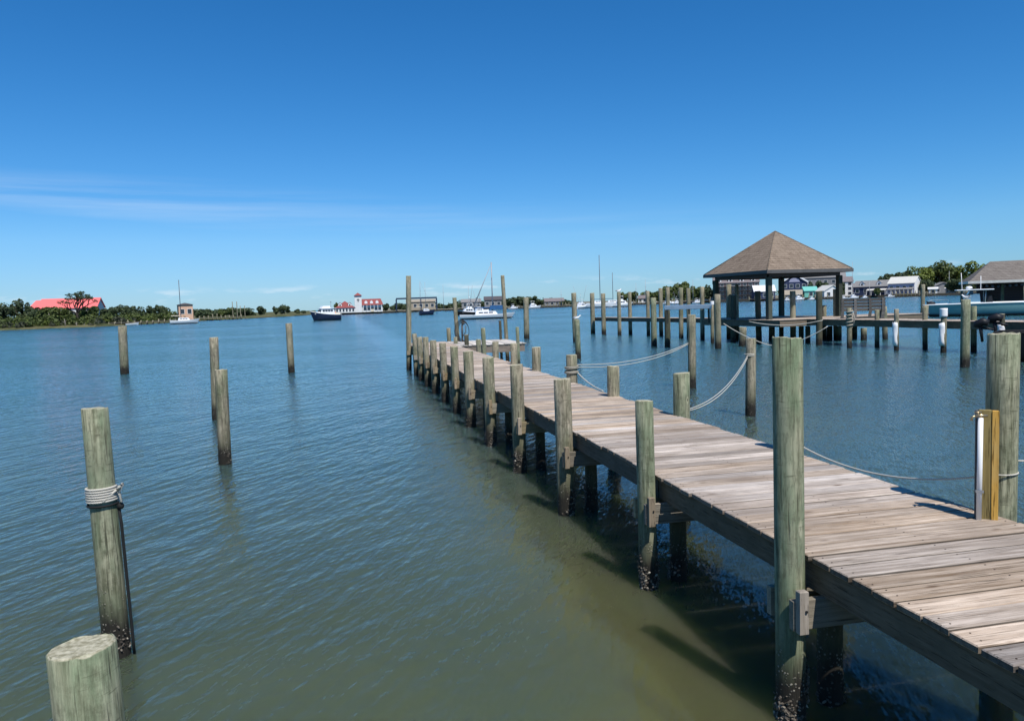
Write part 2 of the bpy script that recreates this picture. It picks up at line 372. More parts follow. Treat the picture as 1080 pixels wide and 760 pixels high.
# ------------------------------------------------------------------ water, seabed, land
WAMP = .75
t = NT('harbour_water'); w_ = t.pos(); wv = w_
gust = t.ramp(t.noise(t.map(wv, (.012, .05, 1), (0, 0, R(8))), 1.0, 3), .35, .68)
def wave_height(v):
    a1 = t.noise(t.map(t.map(v, (1, 1, 1), (0, 0, R(WA))), (1.5, 4.4, 1)), 1.0, 2, .5)
    a2 = t.noise(t.map(t.map(v, (1, 1, 1), (0, 0, R(WA-12))), (3.4, 9.5, 1)), 1.0, 3, .55)
    a3 = t.noise(t.map(t.map(v, (1, 1, 1), (0, 0, R(WA+18))), (.28, .7, 1)), 1.0, 1, .5)
    a4 = t.noise(t.map(t.map(v, (1, 1, 1), (0, 0, R(WA+35))), (6, 11, 1)), 1.0, 1, .5)
    return t.math('ADD', t.math('ADD', t.math('ADD', t.math('MULTIPLY', a1, .105), t.math('MULTIPLY', a2, .055)), t.math('MULTIPLY', a4, .016)), t.math('MULTIPLY', a3, .13))
WA = -57; EPS = .02
h0 = wave_height(wv); hx = wave_height(t.vadd(wv, (EPS, 0, 0))); hy = wave_height(t.vadd(wv, (0, EPS, 0)))
calm = t.ramp(t.math('ADD', t.sep(wv)[1], t.math('MULTIPLY', t.noise(wv, .12, 3), 10.0)), 14.0, 55.0)      # sheltered near the dock, ruffled further out
lee = t.ramp(t.math('ABSOLUTE', t.math('SUBTRACT', t.sep(wv)[0], 3.3)), .8, 2.6)
amp = t.math('MULTIPLY', t.math('MULTIPLY', t.math('ADD', .6, t.math('MULTIPLY', gust, .5)), t.math('MULTIPLY', t.math('ADD', .60, t.math('MULTIPLY', calm, 1.25)), t.math('ADD', .45, t.math('MULTIPLY', lee, .55)))), WAMP/EPS)
cv = t.comb(t.math('MULTIPLY', t.math('SUBTRACT', h0, hx), amp), t.math('MULTIPLY', t.math('SUBTRACT', h0, hy), amp), 1.0)
nv = t.n('ShaderNodeVectorMath', operation='NORMALIZE'); t.l(cv, nv.inputs[0]); nb = nv.outputs[0]
fr = t.n('ShaderNodeFresnel'); fr.inputs[0].default_value = 1.333; t.l(nb, fr.inputs['Normal'])
gl = t.n('ShaderNodeBsdfGlossy'); gl.inputs['Color'].default_value = (1, 1, 1, 1); gl.inputs['Roughness'].default_value = .15; t.l(nb, gl.inputs['Normal'])
df = t.n('ShaderNodeSubsurfaceScattering', falloff='BURLEY'); df.inputs['Scale'].default_value = .50; df.inputs['Radius'].default_value = (.8, 1.0, .55)
sx_ = t.sep(wv)[0]; band_x = t.math('ADD', sx_, t.math('MULTIPLY', t.math('SUBTRACT', t.noise(wv, .5, 4), .5), 2.2))
dock_refl_band = t.math('MULTIPLY', t.ramp(band_x, .9, 2.0), t.math('SUBTRACT', 1.0, t.ramp(band_x, 2.2, 3.4)))      # brighter olive put into the colour for the dock's reflection band
# olive shallows near the dock; farther out, deeper water plus painted sky reflection
deep_and_sky = t.ramp(t.math('ADD', t.sep(wv)[1], t.math('MULTIPLY', t.noise(wv, .09, 3), 14.0)), 13.0, 40.0)
t.set(df.inputs['Color'], t.mix(deep_and_sky, t.mix(t.ramp(t.noise(wv, .16, 3), .35, .65), t.mix(dock_refl_band, (.066, .090, .060), (.098, .104, .046)), t.mix(dock_refl_band, (.088, .104, .058), (.108, .108, .046))), (.034, .145, .190)))
tp = t.n('ShaderNodeBsdfTransparent'); tp.inputs[0].default_value = (.80, .90, .66, 1)
m1 = t.n('ShaderNodeMixShader'); m1.inputs[0].default_value = .62; t.l(tp.outputs[0], m1.inputs[1]); t.l(df.outputs[0], m1.inputs[2])
m2 = t.n('ShaderNodeMixShader'); t.l(fr.outputs[0], m2.inputs[0]); t.l(m1.outputs[0], m2.inputs[1]); t.l(gl.outputs[0], m2.inputs[2])
t.l(m2.outputs[0], t.out.inputs[0]); M['water'] = t.m
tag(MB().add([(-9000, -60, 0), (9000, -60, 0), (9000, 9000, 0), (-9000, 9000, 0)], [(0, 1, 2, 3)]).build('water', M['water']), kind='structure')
t = NT('muddy_seabed'); w_ = t.pos()
sbn = t.noise(w_, .55, 4, .6); sbf = t.noise(w_, 6, 3, .6)
col = t.mix(t.ramp(sbn, .38, .62), (.115, .135, .075), (.18, .185, .085))
col = t.mix(t.math('MULTIPLY', t.ramp(sbf, .5, .75), .4), col, (.05, .06, .035))
sb_ = t.n('ShaderNodeSubsurfaceScattering', falloff='BURLEY'); sb_.inputs['Scale'].default_value = .55; sb_.inputs['Radius'].default_value = (.9, 1.0, .7); t.set(sb_.inputs['Color'], col); t.l(sb_.outputs[0], t.out.inputs[0]); M['seabed'] = t.m
tag(MB().add([(-9000, -60, -.62), (9000, -60, -.62), (9000, 9000, -.62), (-9000, 9000, -.62)], [(0, 1, 2, 3)]).build('seabed', M['seabed']), kind='structure')

t = NT('marsh_grass_and_sand'); w_ = t.pos()
g1 = t.noise(w_, .12, 4); g2 = t.noise(w_, .9, 4)
col = t.mix(t.ramp(g1, .42, .58), (.06, .075, .028), (.125, .118, .062)); col = t.mix(t.math('MULTIPLY', t.ramp(g2, .4, .7), .5), col, (.08, .08, .04))
t.bsdf(col, .95, .1, t.bump(g2, .6, .3)); M['marsh'] = t.m
t = NT('town_ground'); w_ = t.pos()
col = t.mix(t.ramp(t.noise(w_, .06, 4), .4, .6), (.12, .12, .08), (.24, .22, .17)); t.bsdf(col, .95, .1); M['ground'] = t.m
def shore(name, edge, zb, mat, back=3500):
    mb = MB(); vs = []
    for px, D in edge:
        a = G(px, D); vs.append([(a.x, a.y, -1.3), (a.x, a.y, zb*.25), (*G(px, D+5)[:2], zb*.55), (*G(px, D+16)[:2], zb), (*G(px, back)[:2], zb)])
    for i in range(len(vs)-1):
        mb.add(vs[i]+vs[i+1], [(j, j+5, j+6, j+1) for j in range(4)], True)
    return tag(mb.build(name, mat), kind='structure')
LE = [(-420, 150), (-200, 185), (-80, 205), (-20, 214), (25, 212), (60, 222), (100, 222), (130, 235), (165, 262), (190, 280), (225, 310), (270, 350), (310, 400), (333, 470)]
shore('left_shore', LE, 1.1, M['marsh'])
RE = [(345, 392), (356, 386), (405, 388), (425, 405), (470, 420), (530, 410), (575, 405), (640, 405), (700, 395), (760, 372), (850, 355), (940, 345), (1000, 336), (1090, 325), (1250, 290), (1500, 230)]
shore('town_shore', RE, 1.0, M['ground'])

# ------------------------------------------------------------------ piles
def pile_mesh(mb, base, top, r, n=20, z0=-1.35, taper=.94, rings=9, seed=0, tilt=0.0):
    rg = random.Random(seed); ax = top-base
    ph = [rg.uniform(0, 6.28) for _ in range(3)]
    vs = []; ta = rg.uniform(0, 6.28); fz = tilt if tilt else rg.uniform(0, .05)
    for i in range(rings+1):
        tt = i/rings; z = z0+(top.z-z0)*tt
        s = (z-base.z)/(top.z-base.z); c = base+ax*s; k = r*(1-(1-taper)*tt)
        for j in range(n):
            a = 2*math.pi*j/n
            q = k*(1+.018*math.sin(2*a+ph[0]+tt*1.5)+.014*math.sin(3*a+ph[1]-tt*2)+.01*math.sin(5*a+ph[2]))
            vs.append((c.x+q*math.cos(a), c.y+q*math.sin(a), z+(fz*q*math.cos(a-ta)*2+r*.04*math.sin(7*a+ph[2])*math.sin(2*a+ph[0])+rg.uniform(-.03, .03)*r if i == rings else 0)))
    fs = [(i*n+j, i*n+(j+1)%n, (i+1)*n+(j+1)%n, (i+1)*n+j) for i in range(rings) for j in range(n)]
    b = len(vs); c = top; k = r*taper
    for j in range(n):
        a = 2*math.pi*j/n; x = vs[rings*n+j]
        vs.append((c.x+(x[0]-c.x)*.93, c.y+(x[1]-c.y)*.93, x[2]+.007))
    fs += [(rings*n+j, rings*n+(j+1)%n, b+(j+1)%n, b+j) for j in range(n)]
    mb.add(vs, fs, True)
    bb = len(mb.v)-n; mb.f.append(tuple(bb+j for j in range(n))); mb.sm.append(False)
def shells(mb, c, r, z0, z1, n, rg, s=.02):
    s *= .50; n = int(n*3.2)
    cl = [(rg.uniform(0, 6.28), z0+(z1-z0)*rg.random()**1.5*.85, rg.uniform(.25, .6)) for _ in range(7)]
    for _ in range(n):
        ca, cz, cs = rg.choice(cl); a = rg.gauss(ca, cs); z = rg.gauss(cz, cs*.16); k = r+rg.uniform(-.006, .012)
        p = Vector((c.x+k*math.cos(a), c.y+k*math.sin(a), z)); q = s*rg.uniform(.5, 1.3)
        nrm = Vector((math.cos(a)+rg.uniform(-.7, .7), math.sin(a)+rg.uniform(-.7, .7), rg.uniform(-.6, .9))).normalized()
        u = nrm.cross(Vector((rg.uniform(-1, 1), rg.uniform(-1, 1), 1))).normalized(); v = nrm.cross(u)
        mb.cur = rg.random()**7
        ring = [p+u*q*math.cos(b)*1.5+v*q*math.sin(b) for b in (0, 1.05, 2.1, 3.14, 4.2, 5.25)]
        mb.add(ring+[p+nrm*q*.7, p-nrm*q*.5], [(i, (i+1)%6, 6) for i in range(6)]+[((i+1)%6, i, 7) for i in range(6)], False)
    mb.cur = 0
SEED = [100]
def px_pile(tx, ty, bx, by, wpx, zb=0.0):
    base = P(bx, by, zb); D = dep(base); top = Q(tx, ty, D); r = wpx*D/F/2
    return base, top, r
def mooring_pile(label, tx, ty, bx, by, wpx, mat='pile', sh=0, n=16, base=None, group=None):
    SEED[0] += 1
    b, tp_, r = px_pile(tx, ty, bx, by, wpx) if base is None else base
    mb = MB(); o0 = Vector((b.x, b.y, 0))
    pile_mesh(mb, b-o0, tp_-o0, r, n, seed=SEED[0])
    e = mb.build('mooring_pile', M[mat], None, o0)
    tag(e, label, 'piling', group or 'free standing mooring piles')
    if sh:
        m2_ = MB(); shells(m2_, Vector((0, 0, 0)), r*1.0, -.1, .38, sh, random.Random(SEED[0]), .017)
        tag(m2_.build('barnacles', M['shell'], e), kind='stuff')
    return b, tp_, r
# near left water
fb = Q(86, 683, 2.5)
mooring_pile('thick round-topped pile cut off by the lower left corner of the photo', 0, 0, 0, 0, 0, 'pile_green', n=36, base=(Vector((fb.x+.05, fb.y-.02, 0)), fb, .112))
pA = mooring_pile('leaning pile with white rope wound round its middle', 99.5, 431, 124, 690, 27.5, 'pile_green', 60, 28)
mooring_pile('shorter front pile of the close pair in open water on the left, with bolt holes', 233, 390, 237.5, 489, 13.5, 'pile', 40, 20)
mooring_pile('slim pile half hidden behind the shorter one of the close pair on the left', 225.5, 356, 228.5, 442, 9.5, 'pile')
mooring_pile('lone slim pile in open water left of the dock, below the navy trawler', 304.5, 341, 307.5, 393, 7, 'pile')
mooring_pile('lone pile farthest left in open water, in front of the shrubby shore', 129, 344, 131.5, 394, 9, 'pile')
# right of the dock
mooring_pile('pale pile with a loop of white line on its head, right of the dock', 792, 357, 791.5, 438, 11, 'pile', 20)
pR = mooring_pile('pile holding the far end of two white mooring lines, left of the gazebo', 729.5, 332, 730, 409, 8.5, 'pile')
mooring_pile('tall brown pile of the close pair beyond the dock, left of the far walkway', 605, 309, 607, 361, 5.5, 'pile')
mooring_pile('short greenish pile of the close pair beyond the dock', 608.5, 337, 610, 378, 6, 'pile_green')
mooring_pile('thin green pile standing just in front of the far walkway', 689, 314, 690, 365, 6.5, 'pile_green')
mooring_pile('lone dark pile in mid harbour, right of the tallest dock end piles', 554.5, 314, 555.5, 357, 6, 'pile')
pG = mooring_pile('tall green pile in front of the right walkway with bird droppings on its head', 1018.5, 316, 1017.5, 387, 9.5, 'pile_green', 20)
mooring_pile('slender pale pile standing beyond the right walkway near the bow of the white motorboat', 973.5, 300, 973, 334, 4.2, 'pile')
mooring_pile('short pile at the bow of the white motorboat', 976.5, 322, 975.5, 346, 5.5, 'pile')
mooring_pile('slim pale pile behind the white motorboat, under the boathouse roof', 1057.5, 299, 1057, 330, 3.2, 'pile')

# ------------------------------------------------------------------ main dock
ZD = 1.07; XL, XR = 2.80, 4.56
dock = thing('dock', 'long weathered plank dock running out from the lower right corner between rows of piles', 'dock', (0, 0, 0))
mb = MB(); rg = random.Random(3); NAILS = []
y = -3.0
while y < 35.6:
    mb.cur = rg.random(); wd = .172+rg.uniform(-.004, .004); dz = rg.uniform(-.003, .003)
    xl = XL+rg.uniform(-.012, .012); xr = XR+rg.uniform(-.02, .02); sk = rg.uniform(-.004, .004)
    m_ = Matrix.Translation((0, y, ZD-.04+dz)) @ Matrix.Rotation(sk*.6, 4, 'Z') @ Matrix.Rotation(rg.uniform(-.006, .006), 4, 'X')
    mb.bbox(xl, xr, 0, wd, 0, .04, .006, m_); y += .191; NAILS.append((y-.191, wd, ZD+dz, sk))
dk = mb.build('deck', M['deck'], dock)
mb = MB()
for (y_, wd_, z_, sk_) in NAILS:
    if 1.5 < y_ < 14:
        for x_ in (XL+.06, 3.675, XR-.06):
            for q_ in (.25, .75):
                cx_, cy_ = x_+rg.uniform(-.01, .01), y_+wd_*q_+rg.uniform(-.008, .008); a_ = .0055
                mb.add([(cx_+a_*math.cos(k*1.047), cy_+a_*math.sin(k*1.047), z_+.0022) for k in range(6)], [tuple(range(6))])
tag(mb.build('nail_heads', plain('rusty_nail_heads', (.05, .03, .02), .8), dk), kind='stuff')
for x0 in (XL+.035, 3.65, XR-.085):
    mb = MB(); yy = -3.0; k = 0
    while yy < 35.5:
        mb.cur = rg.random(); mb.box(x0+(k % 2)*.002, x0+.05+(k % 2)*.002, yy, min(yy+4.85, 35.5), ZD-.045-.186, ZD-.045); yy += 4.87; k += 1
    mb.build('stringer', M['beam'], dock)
lp = [(-.8, .7), (1.9, None), (4.64, (831, 357, 32)), (6.99, (677, 423, 20.5)), (10.0, (592.5, 400, 18.7)), (12.55, (544.5, 385, 15)), (15.5, (515, 377, 12.5)), (18.2, (494, 370.5, 11)),
      (20.6, (479.5, 365.5, 8.5)), (23.3, (467.5, 362, 7.6)), (26.1, (457.5, 359, 7)), (28.8, (449.7, 355.6, 6.3)), (31.3, (443.3, 355.4, 6)), (33.6, (438.2, 352, 5.2)), (35.75, (430.8, 291, 5.6))]
for i, (yy, tp_) in enumerate(lp):
    SEED[0] += 1; r = .1
    if isinstance(tp_, tuple):
        cx_ = tp_[0]+(2.5 if i == 3 else 1 if i == 2 else .4)
        d = ray(cx_, hor(cx_)+60); r = tp_[2]*dep(Vector((2.69, yy*.95, 0)))/F/2
        x_ = XL-.008-r; yy = x_*d.y/d.x; b = Vector((x_, yy, 0)); D = dep(b); tt = Q(tp_[0], tp_[1], D)
        if i < 14: tt.x = x_-.01; tt.y = yy
    else:
        b = Vector((2.69, yy, 0)); tt = Vector((2.69, yy, 1.75 if tp_ else .98))
    if tp_:
        mb = MB(); pile_mesh(mb, b, tt, r, 32 if i < 5 else 16, seed=SEED[0])
        pl = mb.build('pile', M['pile_green' if i in (2, 3) else 'pile'], dock)
        if i == 14: tag(pl, 'tallest pile at the far left end of the dock')
        if 1 < i < 8:
            ms = MB(); shells(ms, b, r, -.08, .40 if i > 3 else .34, 150 if i < 5 else 60, random.Random(i), .02); tag(ms.build('oyster_cluster', M['shell'], pl), kind='stuff')
    # cross beams, block and inner pile of each bent
    mb = MB(); mb.cur = rg.random()
    yb = yy-r-.056 if tp_ else yy-.156
    zt = ZD-.045-.186-.004
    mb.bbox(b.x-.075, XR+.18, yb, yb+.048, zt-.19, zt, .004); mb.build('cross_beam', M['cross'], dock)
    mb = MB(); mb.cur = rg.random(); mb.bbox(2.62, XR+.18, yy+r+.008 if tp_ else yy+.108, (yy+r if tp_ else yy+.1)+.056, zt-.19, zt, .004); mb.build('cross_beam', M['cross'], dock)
    if tp_ and i < 13:
        mb = MB(); mb.cur = rg.random(); mb.bbox(b.x-.062, b.x-.002, yb-.05, yb-.003, zt-.20, zt+.075, .006); bl = mb.build('block', M['block'], dock)
        mbb = MB(); mbb.tube([(b.x-.02, yb-.06, zt-.05), (b.x-.02, yb-.049, zt-.05)], .008, 6); mbb.build('bolt', M['rubber'], bl)
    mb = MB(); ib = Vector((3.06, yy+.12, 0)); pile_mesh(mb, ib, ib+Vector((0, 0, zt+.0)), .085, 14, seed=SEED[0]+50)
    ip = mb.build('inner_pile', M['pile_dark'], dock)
    if i < 7:
        ms = MB(); shells(ms, ib, .09, -.08, .3, 70, random.Random(i+40), .02); tag(ms.build('oyster_cluster', M['shell'], ip), kind='stuff')
# right hand row, standing on the outer edge of the deck
rp = [((1055, 353), (1053.5, 541.5), 32, 'pile_green'), (None, 7.55, .8, 'pile'), ((716.5, 394), (717, 438), 18.5, 'pile_green'), ((644.5, 386.5), (645, 418), 14, 'pile'),
      ((601.5, 374.5), (601.5, 403), 12.5, 'pile'), ((564.3, 366.5), (564.5, 391), 10, 'pile'), ((541, 362.5), (541, 384), 8, 'pile'), ((521, 360.5), (521.5, 377), 7.2, 'pile')]
RPOS = []
for i, (tp_, bs, wpx, mt) in enumerate(rp):
    SEED[0] += 1
    if tp_ is None: d = ray(831, hor(831)+120); bs = 4.56*d.y/d.x; b = Vector((4.56, bs, 0)); tt = Vector((4.56, bs, ZD+.62)); r = .09
    else:
        q = P(bs[0], bs[1], ZD); D = dep(q); r = wpx*D/F/2; tt = Q(tp_[0], tp_[1], D); b = Vector((q.x+.03, q.y+.03, 0)); tt = Vector((b.x+.02, b.y, tt.z))
    mb = MB(); pile_mesh(mb, b, tt, r, 32 if i < 3 else 16, seed=SEED[0]); pl = mb.build('pile', M[mt], dock)
    RPOS.append((b, tt, r))
    ms = MB(); shells(ms, b, r, -.08, .36, 50, random.Random(i+70), .02); tag(ms.build('oyster_cluster', M['shell'], pl), kind='stuff')

# head of the dock, turned to the right
tx0, tx1, ty0, ty1 = XR+.02, 7.35, 31.2, 35.4
mb = MB(); x = tx0
while x < tx1-.1:
    mb.cur = rg.random(); mb.bbox(x, x+.163, ty0+rg.uniform(-.01, .01), ty1+rg.uniform(-.02, .02), ZD-.04, ZD+rg.uniform(-.002, .003), .004); x += .190
mb.build('end_deck', M['paledeck'], dock)
mb = MB(); mb.box(tx0, tx1-.02, ty0+.03, ty0+.08, ZD-.34, ZD-.045); mb.box(tx0, tx1-.02, ty1-.10, ty1-.05, ZD-.34, ZD-.045); mb.box(tx1-.07, tx1-.02, ty0+.085, ty1-.105, ZD-.34, ZD-.045); mb.build('end_fascia', M['tanbeam'], dock)
for (tx, ty, by_, wpx, mt, yy) in [(479.3, 314, 364, 4.6, 'pile', 35.3), (530, 290.5, 363, 4.3, 'pile', 35.6), (527.3, 338, 363, 3.0, 'pile_dark', 35.2), (545.5, 345, 384, 3.8, 'pile_green', 31.0), (509.4, 346, 374, 5.0, 'pile_green', 30.9),
                                (504.5, 358, 374, 5.6, 'pile', 30.4), (491.8, 353, 371, 5, 'pile_dark', 31.5), (473, 346, 364, 4.6, 'pile', 35.7), (480.3, 355.5, 367, 4.4, 'pile', 33.0)]:
    d = ray(tx, hor(tx)); b = Vector((d.x*yy/d.y, yy, 0)); D = dep(b); tt = Q(tx, ty, D); r = wpx*D/F/2; SEED[0] += 1
    b.x = tt.x+.12 if tt.z > 3 else tt.x+.02
    mb = MB(); pile_mesh(mb, b, tt, r, 12, seed=SEED[0]); mb.build('pile', M[mt], dock)

# ------------------------------------------------------------------ things on and along the dock
rb, rt, rr = RPOS[0]
# standpipe: treated post, white pipe, brass tap
st = thing('water_standpipe', 'brown timber post with white water pipe and brass tap on the dock edge', 'standpipe', P(1036, 547, ZD), -.62)
sD = dep(st.location); k_ = sD/F
hgt = 118*k_
mb = MB(); mb.cur = .5; mb.bbox(-.028, .052, -.005, .035, -.25, hgt, .003); mb.build('post', M['postwood'], st)
mb = MB(); mb.cur = .9; mb.bbox(.053, .095, -.012, .028, -.25, hgt-.003, .003); mb.build('edge_board', M['newwood'], st)
mb = MB(); mb.bbox(-.046, -.030, -.003, .040, -.25, hgt-.004, .003); mb.build('post_side_shade', M['greywood'], st)  # added dark strip in place of the post's shaded left side
mb = MB(); mb.tube([(-.026, -.030, .0), (-.022, -.030, hgt-.05)], .0175, 14); pp = mb.build('pipe', M['pvc'], st)
mb = MB(); mb.tube([(-.052, -.03, .21), (.0, -.03, .21)], .005, 6); mb.box(-.05, .0, -.051, -.047, .2, .22); mb.build('pipe_clamp', M['metal'], pp)
mb = MB(); zz_ = hgt-.035; mb.tube([(-.022, -.03, hgt-.055), (-.022, -.03, zz_+.012)], .013, 10); mb.tube([(.02, -.03, zz_), (-.06, -.045, zz_)], .010, 10); mb.tube([(-.055, -.045, zz_), (-.078, -.05, zz_-.012), (-.082, -.05, zz_-.035)], .009, 10)
mb.tube([(-.04, -.04, zz_), (-.04, -.04, zz_+.022)], .005, 6); mb.tube([(-.062, -.045, zz_+.024), (-.018, -.036, zz_+.024)], .006, 6); mb.build('tap', M['brass'], st)

def sag(a, b, s, n=24):
    return [a.lerp(b, i/n)-Vector((0, 0, s*4*(i/n)*(1-i/n))) for i in range(n+1)]
def rope(name, label, pts, r, mat='rope', cat='rope', group=None):
    o0 = Vector(pts[0]); mb = MB(); mb.tube([Vector(p)-o0 for p in pts], r, 6)
    return tag(mb.build(name, M[mat], None, o0), label, cat, group)
def coil(mb, c, r, z0, z1, turns, rad, lean=Vector((0, 0, 0))):
    N = int(turns*20); pts = []
    for i in range(N+1):
        a = 2*math.pi*i/20; f = i/N
        pts.append(Vector(c)+Vector((r*math.cos(a), r*math.sin(a), z0+(z1-z0)*f))+lean*f)
    mb.tube(pts, rad, 6)
# rope wound round the leaning pile, with a dark line hanging down
b, tp_, r = pA; ax = (tp_-b)/(tp_.z-b.z)
zc_ = b+ax*((Q(104, 520, dep(b))).z)
mb = MB()
coil(mb, Vector((0, 0, -0)), r+.009, -.065, .055, 6.0, .0100, Vector((ax.x, ax.y, 0))*.12)
k1 = Vector((r+.02, -.05, .03)); mb.tube([k1, k1+Vector((.03, -.02, .03)), k1+Vector((.045, .0, .045)), k1+Vector((.01, .02, -.02)), k1+Vector((.03, -.01, -.10))], .011, 6)
mb.tube([Vector((r*.3, -r-.012, -.05)), Vector((r*.8, -r*.7, -.0)), k1], .010, 6)
ro = mb.build('rope_coil', M['rope'], None, zc_); tag(ro, 'white rope wound several turns round the leaning pile at left', 'rope')
mb = MB(); hp = [Vector((r+.018, -.03, -.10)), Vector((r+.03, -.03, -.25))]
for i in range(1, 9): hp.append(Vector((r+.03, -.03, -.25))*(1-i/8)+(b-zc_+Vector((r+.03, -.02, .0)))*(i/8))
mb.tube(hp, .012, 6); mb.ball((r+.035, -.035, -.105), .028, 8, 5); coil(mb, Vector((0, 0, 0)), r+.008, -.095, -.075, 1.5, .009)
tag(mb.build('hanging_line', M['darkrope'], None, zc_), 'black line hanging down the leaning pile into the water', 'line')
# ropes
p602 = RPOS[4]; q602 = p602[0]+(p602[1]-p602[0])*1.0
z602 = Q(601.5, 391, dep(p602[0])).z
mb = MB(); coil(mb, Vector((0, 0, 0)), p602[2]+.012, -.05, .0, 2.4, .014); coil(mb, Vector((0, 0, 0)), p602[2]+.012, .04, .10, 2.2, .014)
tag(mb.build('rope_coil', M['tanrope'], None, Vector((p602[0].x+.01, p602[0].y, z602))), 'pale rope bands wound round a stub pile on the right edge of the dock', 'rope')
s602 = Vector((p602[0].x+p602[2], p602[0].y, z602+.12)); e729 = Vector((pR[1].x-pR[2], pR[1].y, Q(726, 361.5, dep(pR[0])).z))
rope('mooring_line', 'upper of two white lines sagging from the dock to the pile left of the gazebo', sag(s602, e729, .17), .010, group='white mooring lines')
rope('mooring_line', 'lower of two white lines sagging from the dock to the pile left of the gazebo', sag(s602-Vector((0, 0, .05)), e729-Vector((0, 0, .03)), .20), .010, group='white mooring lines')
rope('mooring_line', 'short white line dropping from the rope-banded stub pile to the deck edge', sag(s602-Vector((0, 0, .14)), P(636, 412, ZD+.02), .05), .012, group='white mooring lines')
b791 = P(791.5, 438); D791 = dep(b791); a791 = Q(789, 374, D791)
e717 = Vector((RPOS[2][0].x+.09, RPOS[2][0].y, Q(725, 432, dep(RPOS[2][0])).z))
rope('mooring_line', 'white line hanging steeply from the pale pile towards the dock edge, with a loose tail', sag(a791, e717, .22), .0075, group='white mooring lines')
rope('mooring_line', 'second strand of the line hanging steeply from the pale pile to the dock', sag(a791-Vector((0, 0, .04)), e717-Vector((0, 0, .02)), .245), .0075, group='white mooring lines')
mb = MB(); coil(mb, Vector((0, 0, 0)), .115, -.04, .03, 2, .012); tag(mb.build('rope_loop', M['rope'], None, Vector((b791.x, b791.y, a791.z))), 'loop of white line round the head of the pale pile', 'rope')
big = RPOS[1]
rope('mooring_line', 'long white line sagging over the water to the big right pile beside the standpipe', sag(Vector((big[0].x, big[0].y-.1, Q(848, 463, dep(big[0])).z)), Vector((rb.x-.02, rb.y+rr, Q(1040, 505, dep(rb)).z)), .16), .008, group='white mooring lines')
rope('mooring_line', 'white line running on from the big right pile out of the frame', sag(Vector((rb.x+rr*.6, rb.y+rr*.6, Q(1068, 488, dep(rb)).z)), Vector((6.6, 3.2, 1.9)), .08), .008, group='white mooring lines')
mb = MB(); coil(mb, Vector((0, 0, 0)), rr+.006, -.012, .006, 1.2, .006); tag(mb.build('rope_loop', M['rope'], None, Vector((rb.x, rb.y, Q(1055, 497, dep(rb)).z))), 'loop of line tied behind the standpipe post round the big right pile', 'rope')
# coil of hose hanging at the dock head
hb = Q(487, 348, dep(Vector((5.4, 34.9, 0))))
mb = MB()
for k in range(5):
    pts = [Vector((.33*math.cos(a)*(1-.06*k)+.02*k, -.1-.035*k+.02*math.sin(a*3), .52*math.sin(a)*(1-.05*k)-.05)) for a in [2*math.pi*i/24 for i in range(25)]]
    mb.tube(pts, .013, 6)
mb.tube([(-.3, -.2, -.3), (-.2, -.25, -.55), (-.28, -.2, -.75), (-.1, -.25, -.85)], .022, 6)
tag(mb.build('hose_coil', M['rubber'], None, hb, yaw(487)), 'dark coil of hose hanging on a pile at the dock head', 'hose')
mb = MB(); mb.tube([(-.06, 0, -1.1), (-.05, 0, .25)], .04, 8); mb.tube([(-.1, -.02, -.4), (.1, -.05, -.1), (.12, -.05, .2)], .02, 6); mb.ball((0, -.02, .32), .09)
tag(mb.build('hose_post', M['greywood'], None, hb+Vector((.1, .2, 0))), 'thin grey post carrying the coil of hose at the dock head', 'post')

# ------------------------------------------------------------------ right walkway, platform and gazebo
ZW = 1.36
ZWD = ZW
wk = thing('walkway', 'long timber walkway crossing the right side on many short piles, joined to the gazebo platform', 'walkway')
def plank_strip(mb, a, b, wdt, z, side=1):
    d = (b-a); L = d.length; d.normalize(); nrm = Vector((-d.y, d.x))*side
    ang = math.atan2(d.y, d.x); x = 0
    while x < L:
        mb.cur = rg.random()
        m_ = Matrix.Translation((a.x+d.x*x, a.y+d.y*x, z-.04)) @ Matrix.Rotation(ang, 4, 'Z')
        y0, y1 = (0, wdt) if side > 0 else (-wdt, 0)
        mb.bbox(0, .145, y0-rg.uniform(0, .02), y1+rg.uniform(0, .02), 0, .04+rg.uniform(-.003, .003), .004, m_); x += .152
def seg_box(mb, a, b, off, th, z0, z1):
    d = (b-a); L = d.length; ang = math.atan2(d.y, d.x)
    mb.box(0, L, off, off+th, z0, z1, Matrix.Translation((a.x, a.y, 0)) @ Matrix.Rotation(ang, 4, 'Z'))
V2 = lambda x, y: Vector((x, y))
# gazebo frame of reference
gc = V2(*G(818, 46.2)[:2]); ga = R(-8)
e1 = V2(math.sin(ga), math.cos(ga)); e2 = V2(math.cos(ga), -math.sin(ga))
def gz(u, v): return gc+e2*u+e1*v
HS = 2.95
# platform boards run along e2
pf = [(-3.1, -4.1), (7.6, -4.1), (7.6, -1.0), (3.2, -1.0), (3.2, 3.2), (-3.1, 3.2)]
mb = MB()
v = -4.1
while v < 3.15:
    mb.cur = rg.random(); u1 = 7.6 if v < -1.0 else 3.2
    m_ = Matrix.Translation((gz(-3.1, v).x, gz(-3.1, v).y, ZW-.04)) @ Matrix.Rotation(-ga, 4, 'Z')
    mb.bbox(-rg.uniform(0, .03), u1+3.1+rg.uniform(0, .03), 0, .146, 0, .04+rg.uniform(-.003, .003), .004, m_); v += .153
mb.build('platform_deck', M['deck'], wk)
mb = MB()
def gseg(u0, v0, u1, v1, z0, z1, th=.05): mb.cur = rg.random(); seg_box(mb, gz(u0, v0), gz(u1, v1), 0, th, z0, z1)
gseg(-3.05, -4.07, 7.55, -4.07, ZW-.37, ZW-.045); gseg(-3.05, 3.1, 3.15, 3.1, ZW-.37, ZW-.045)
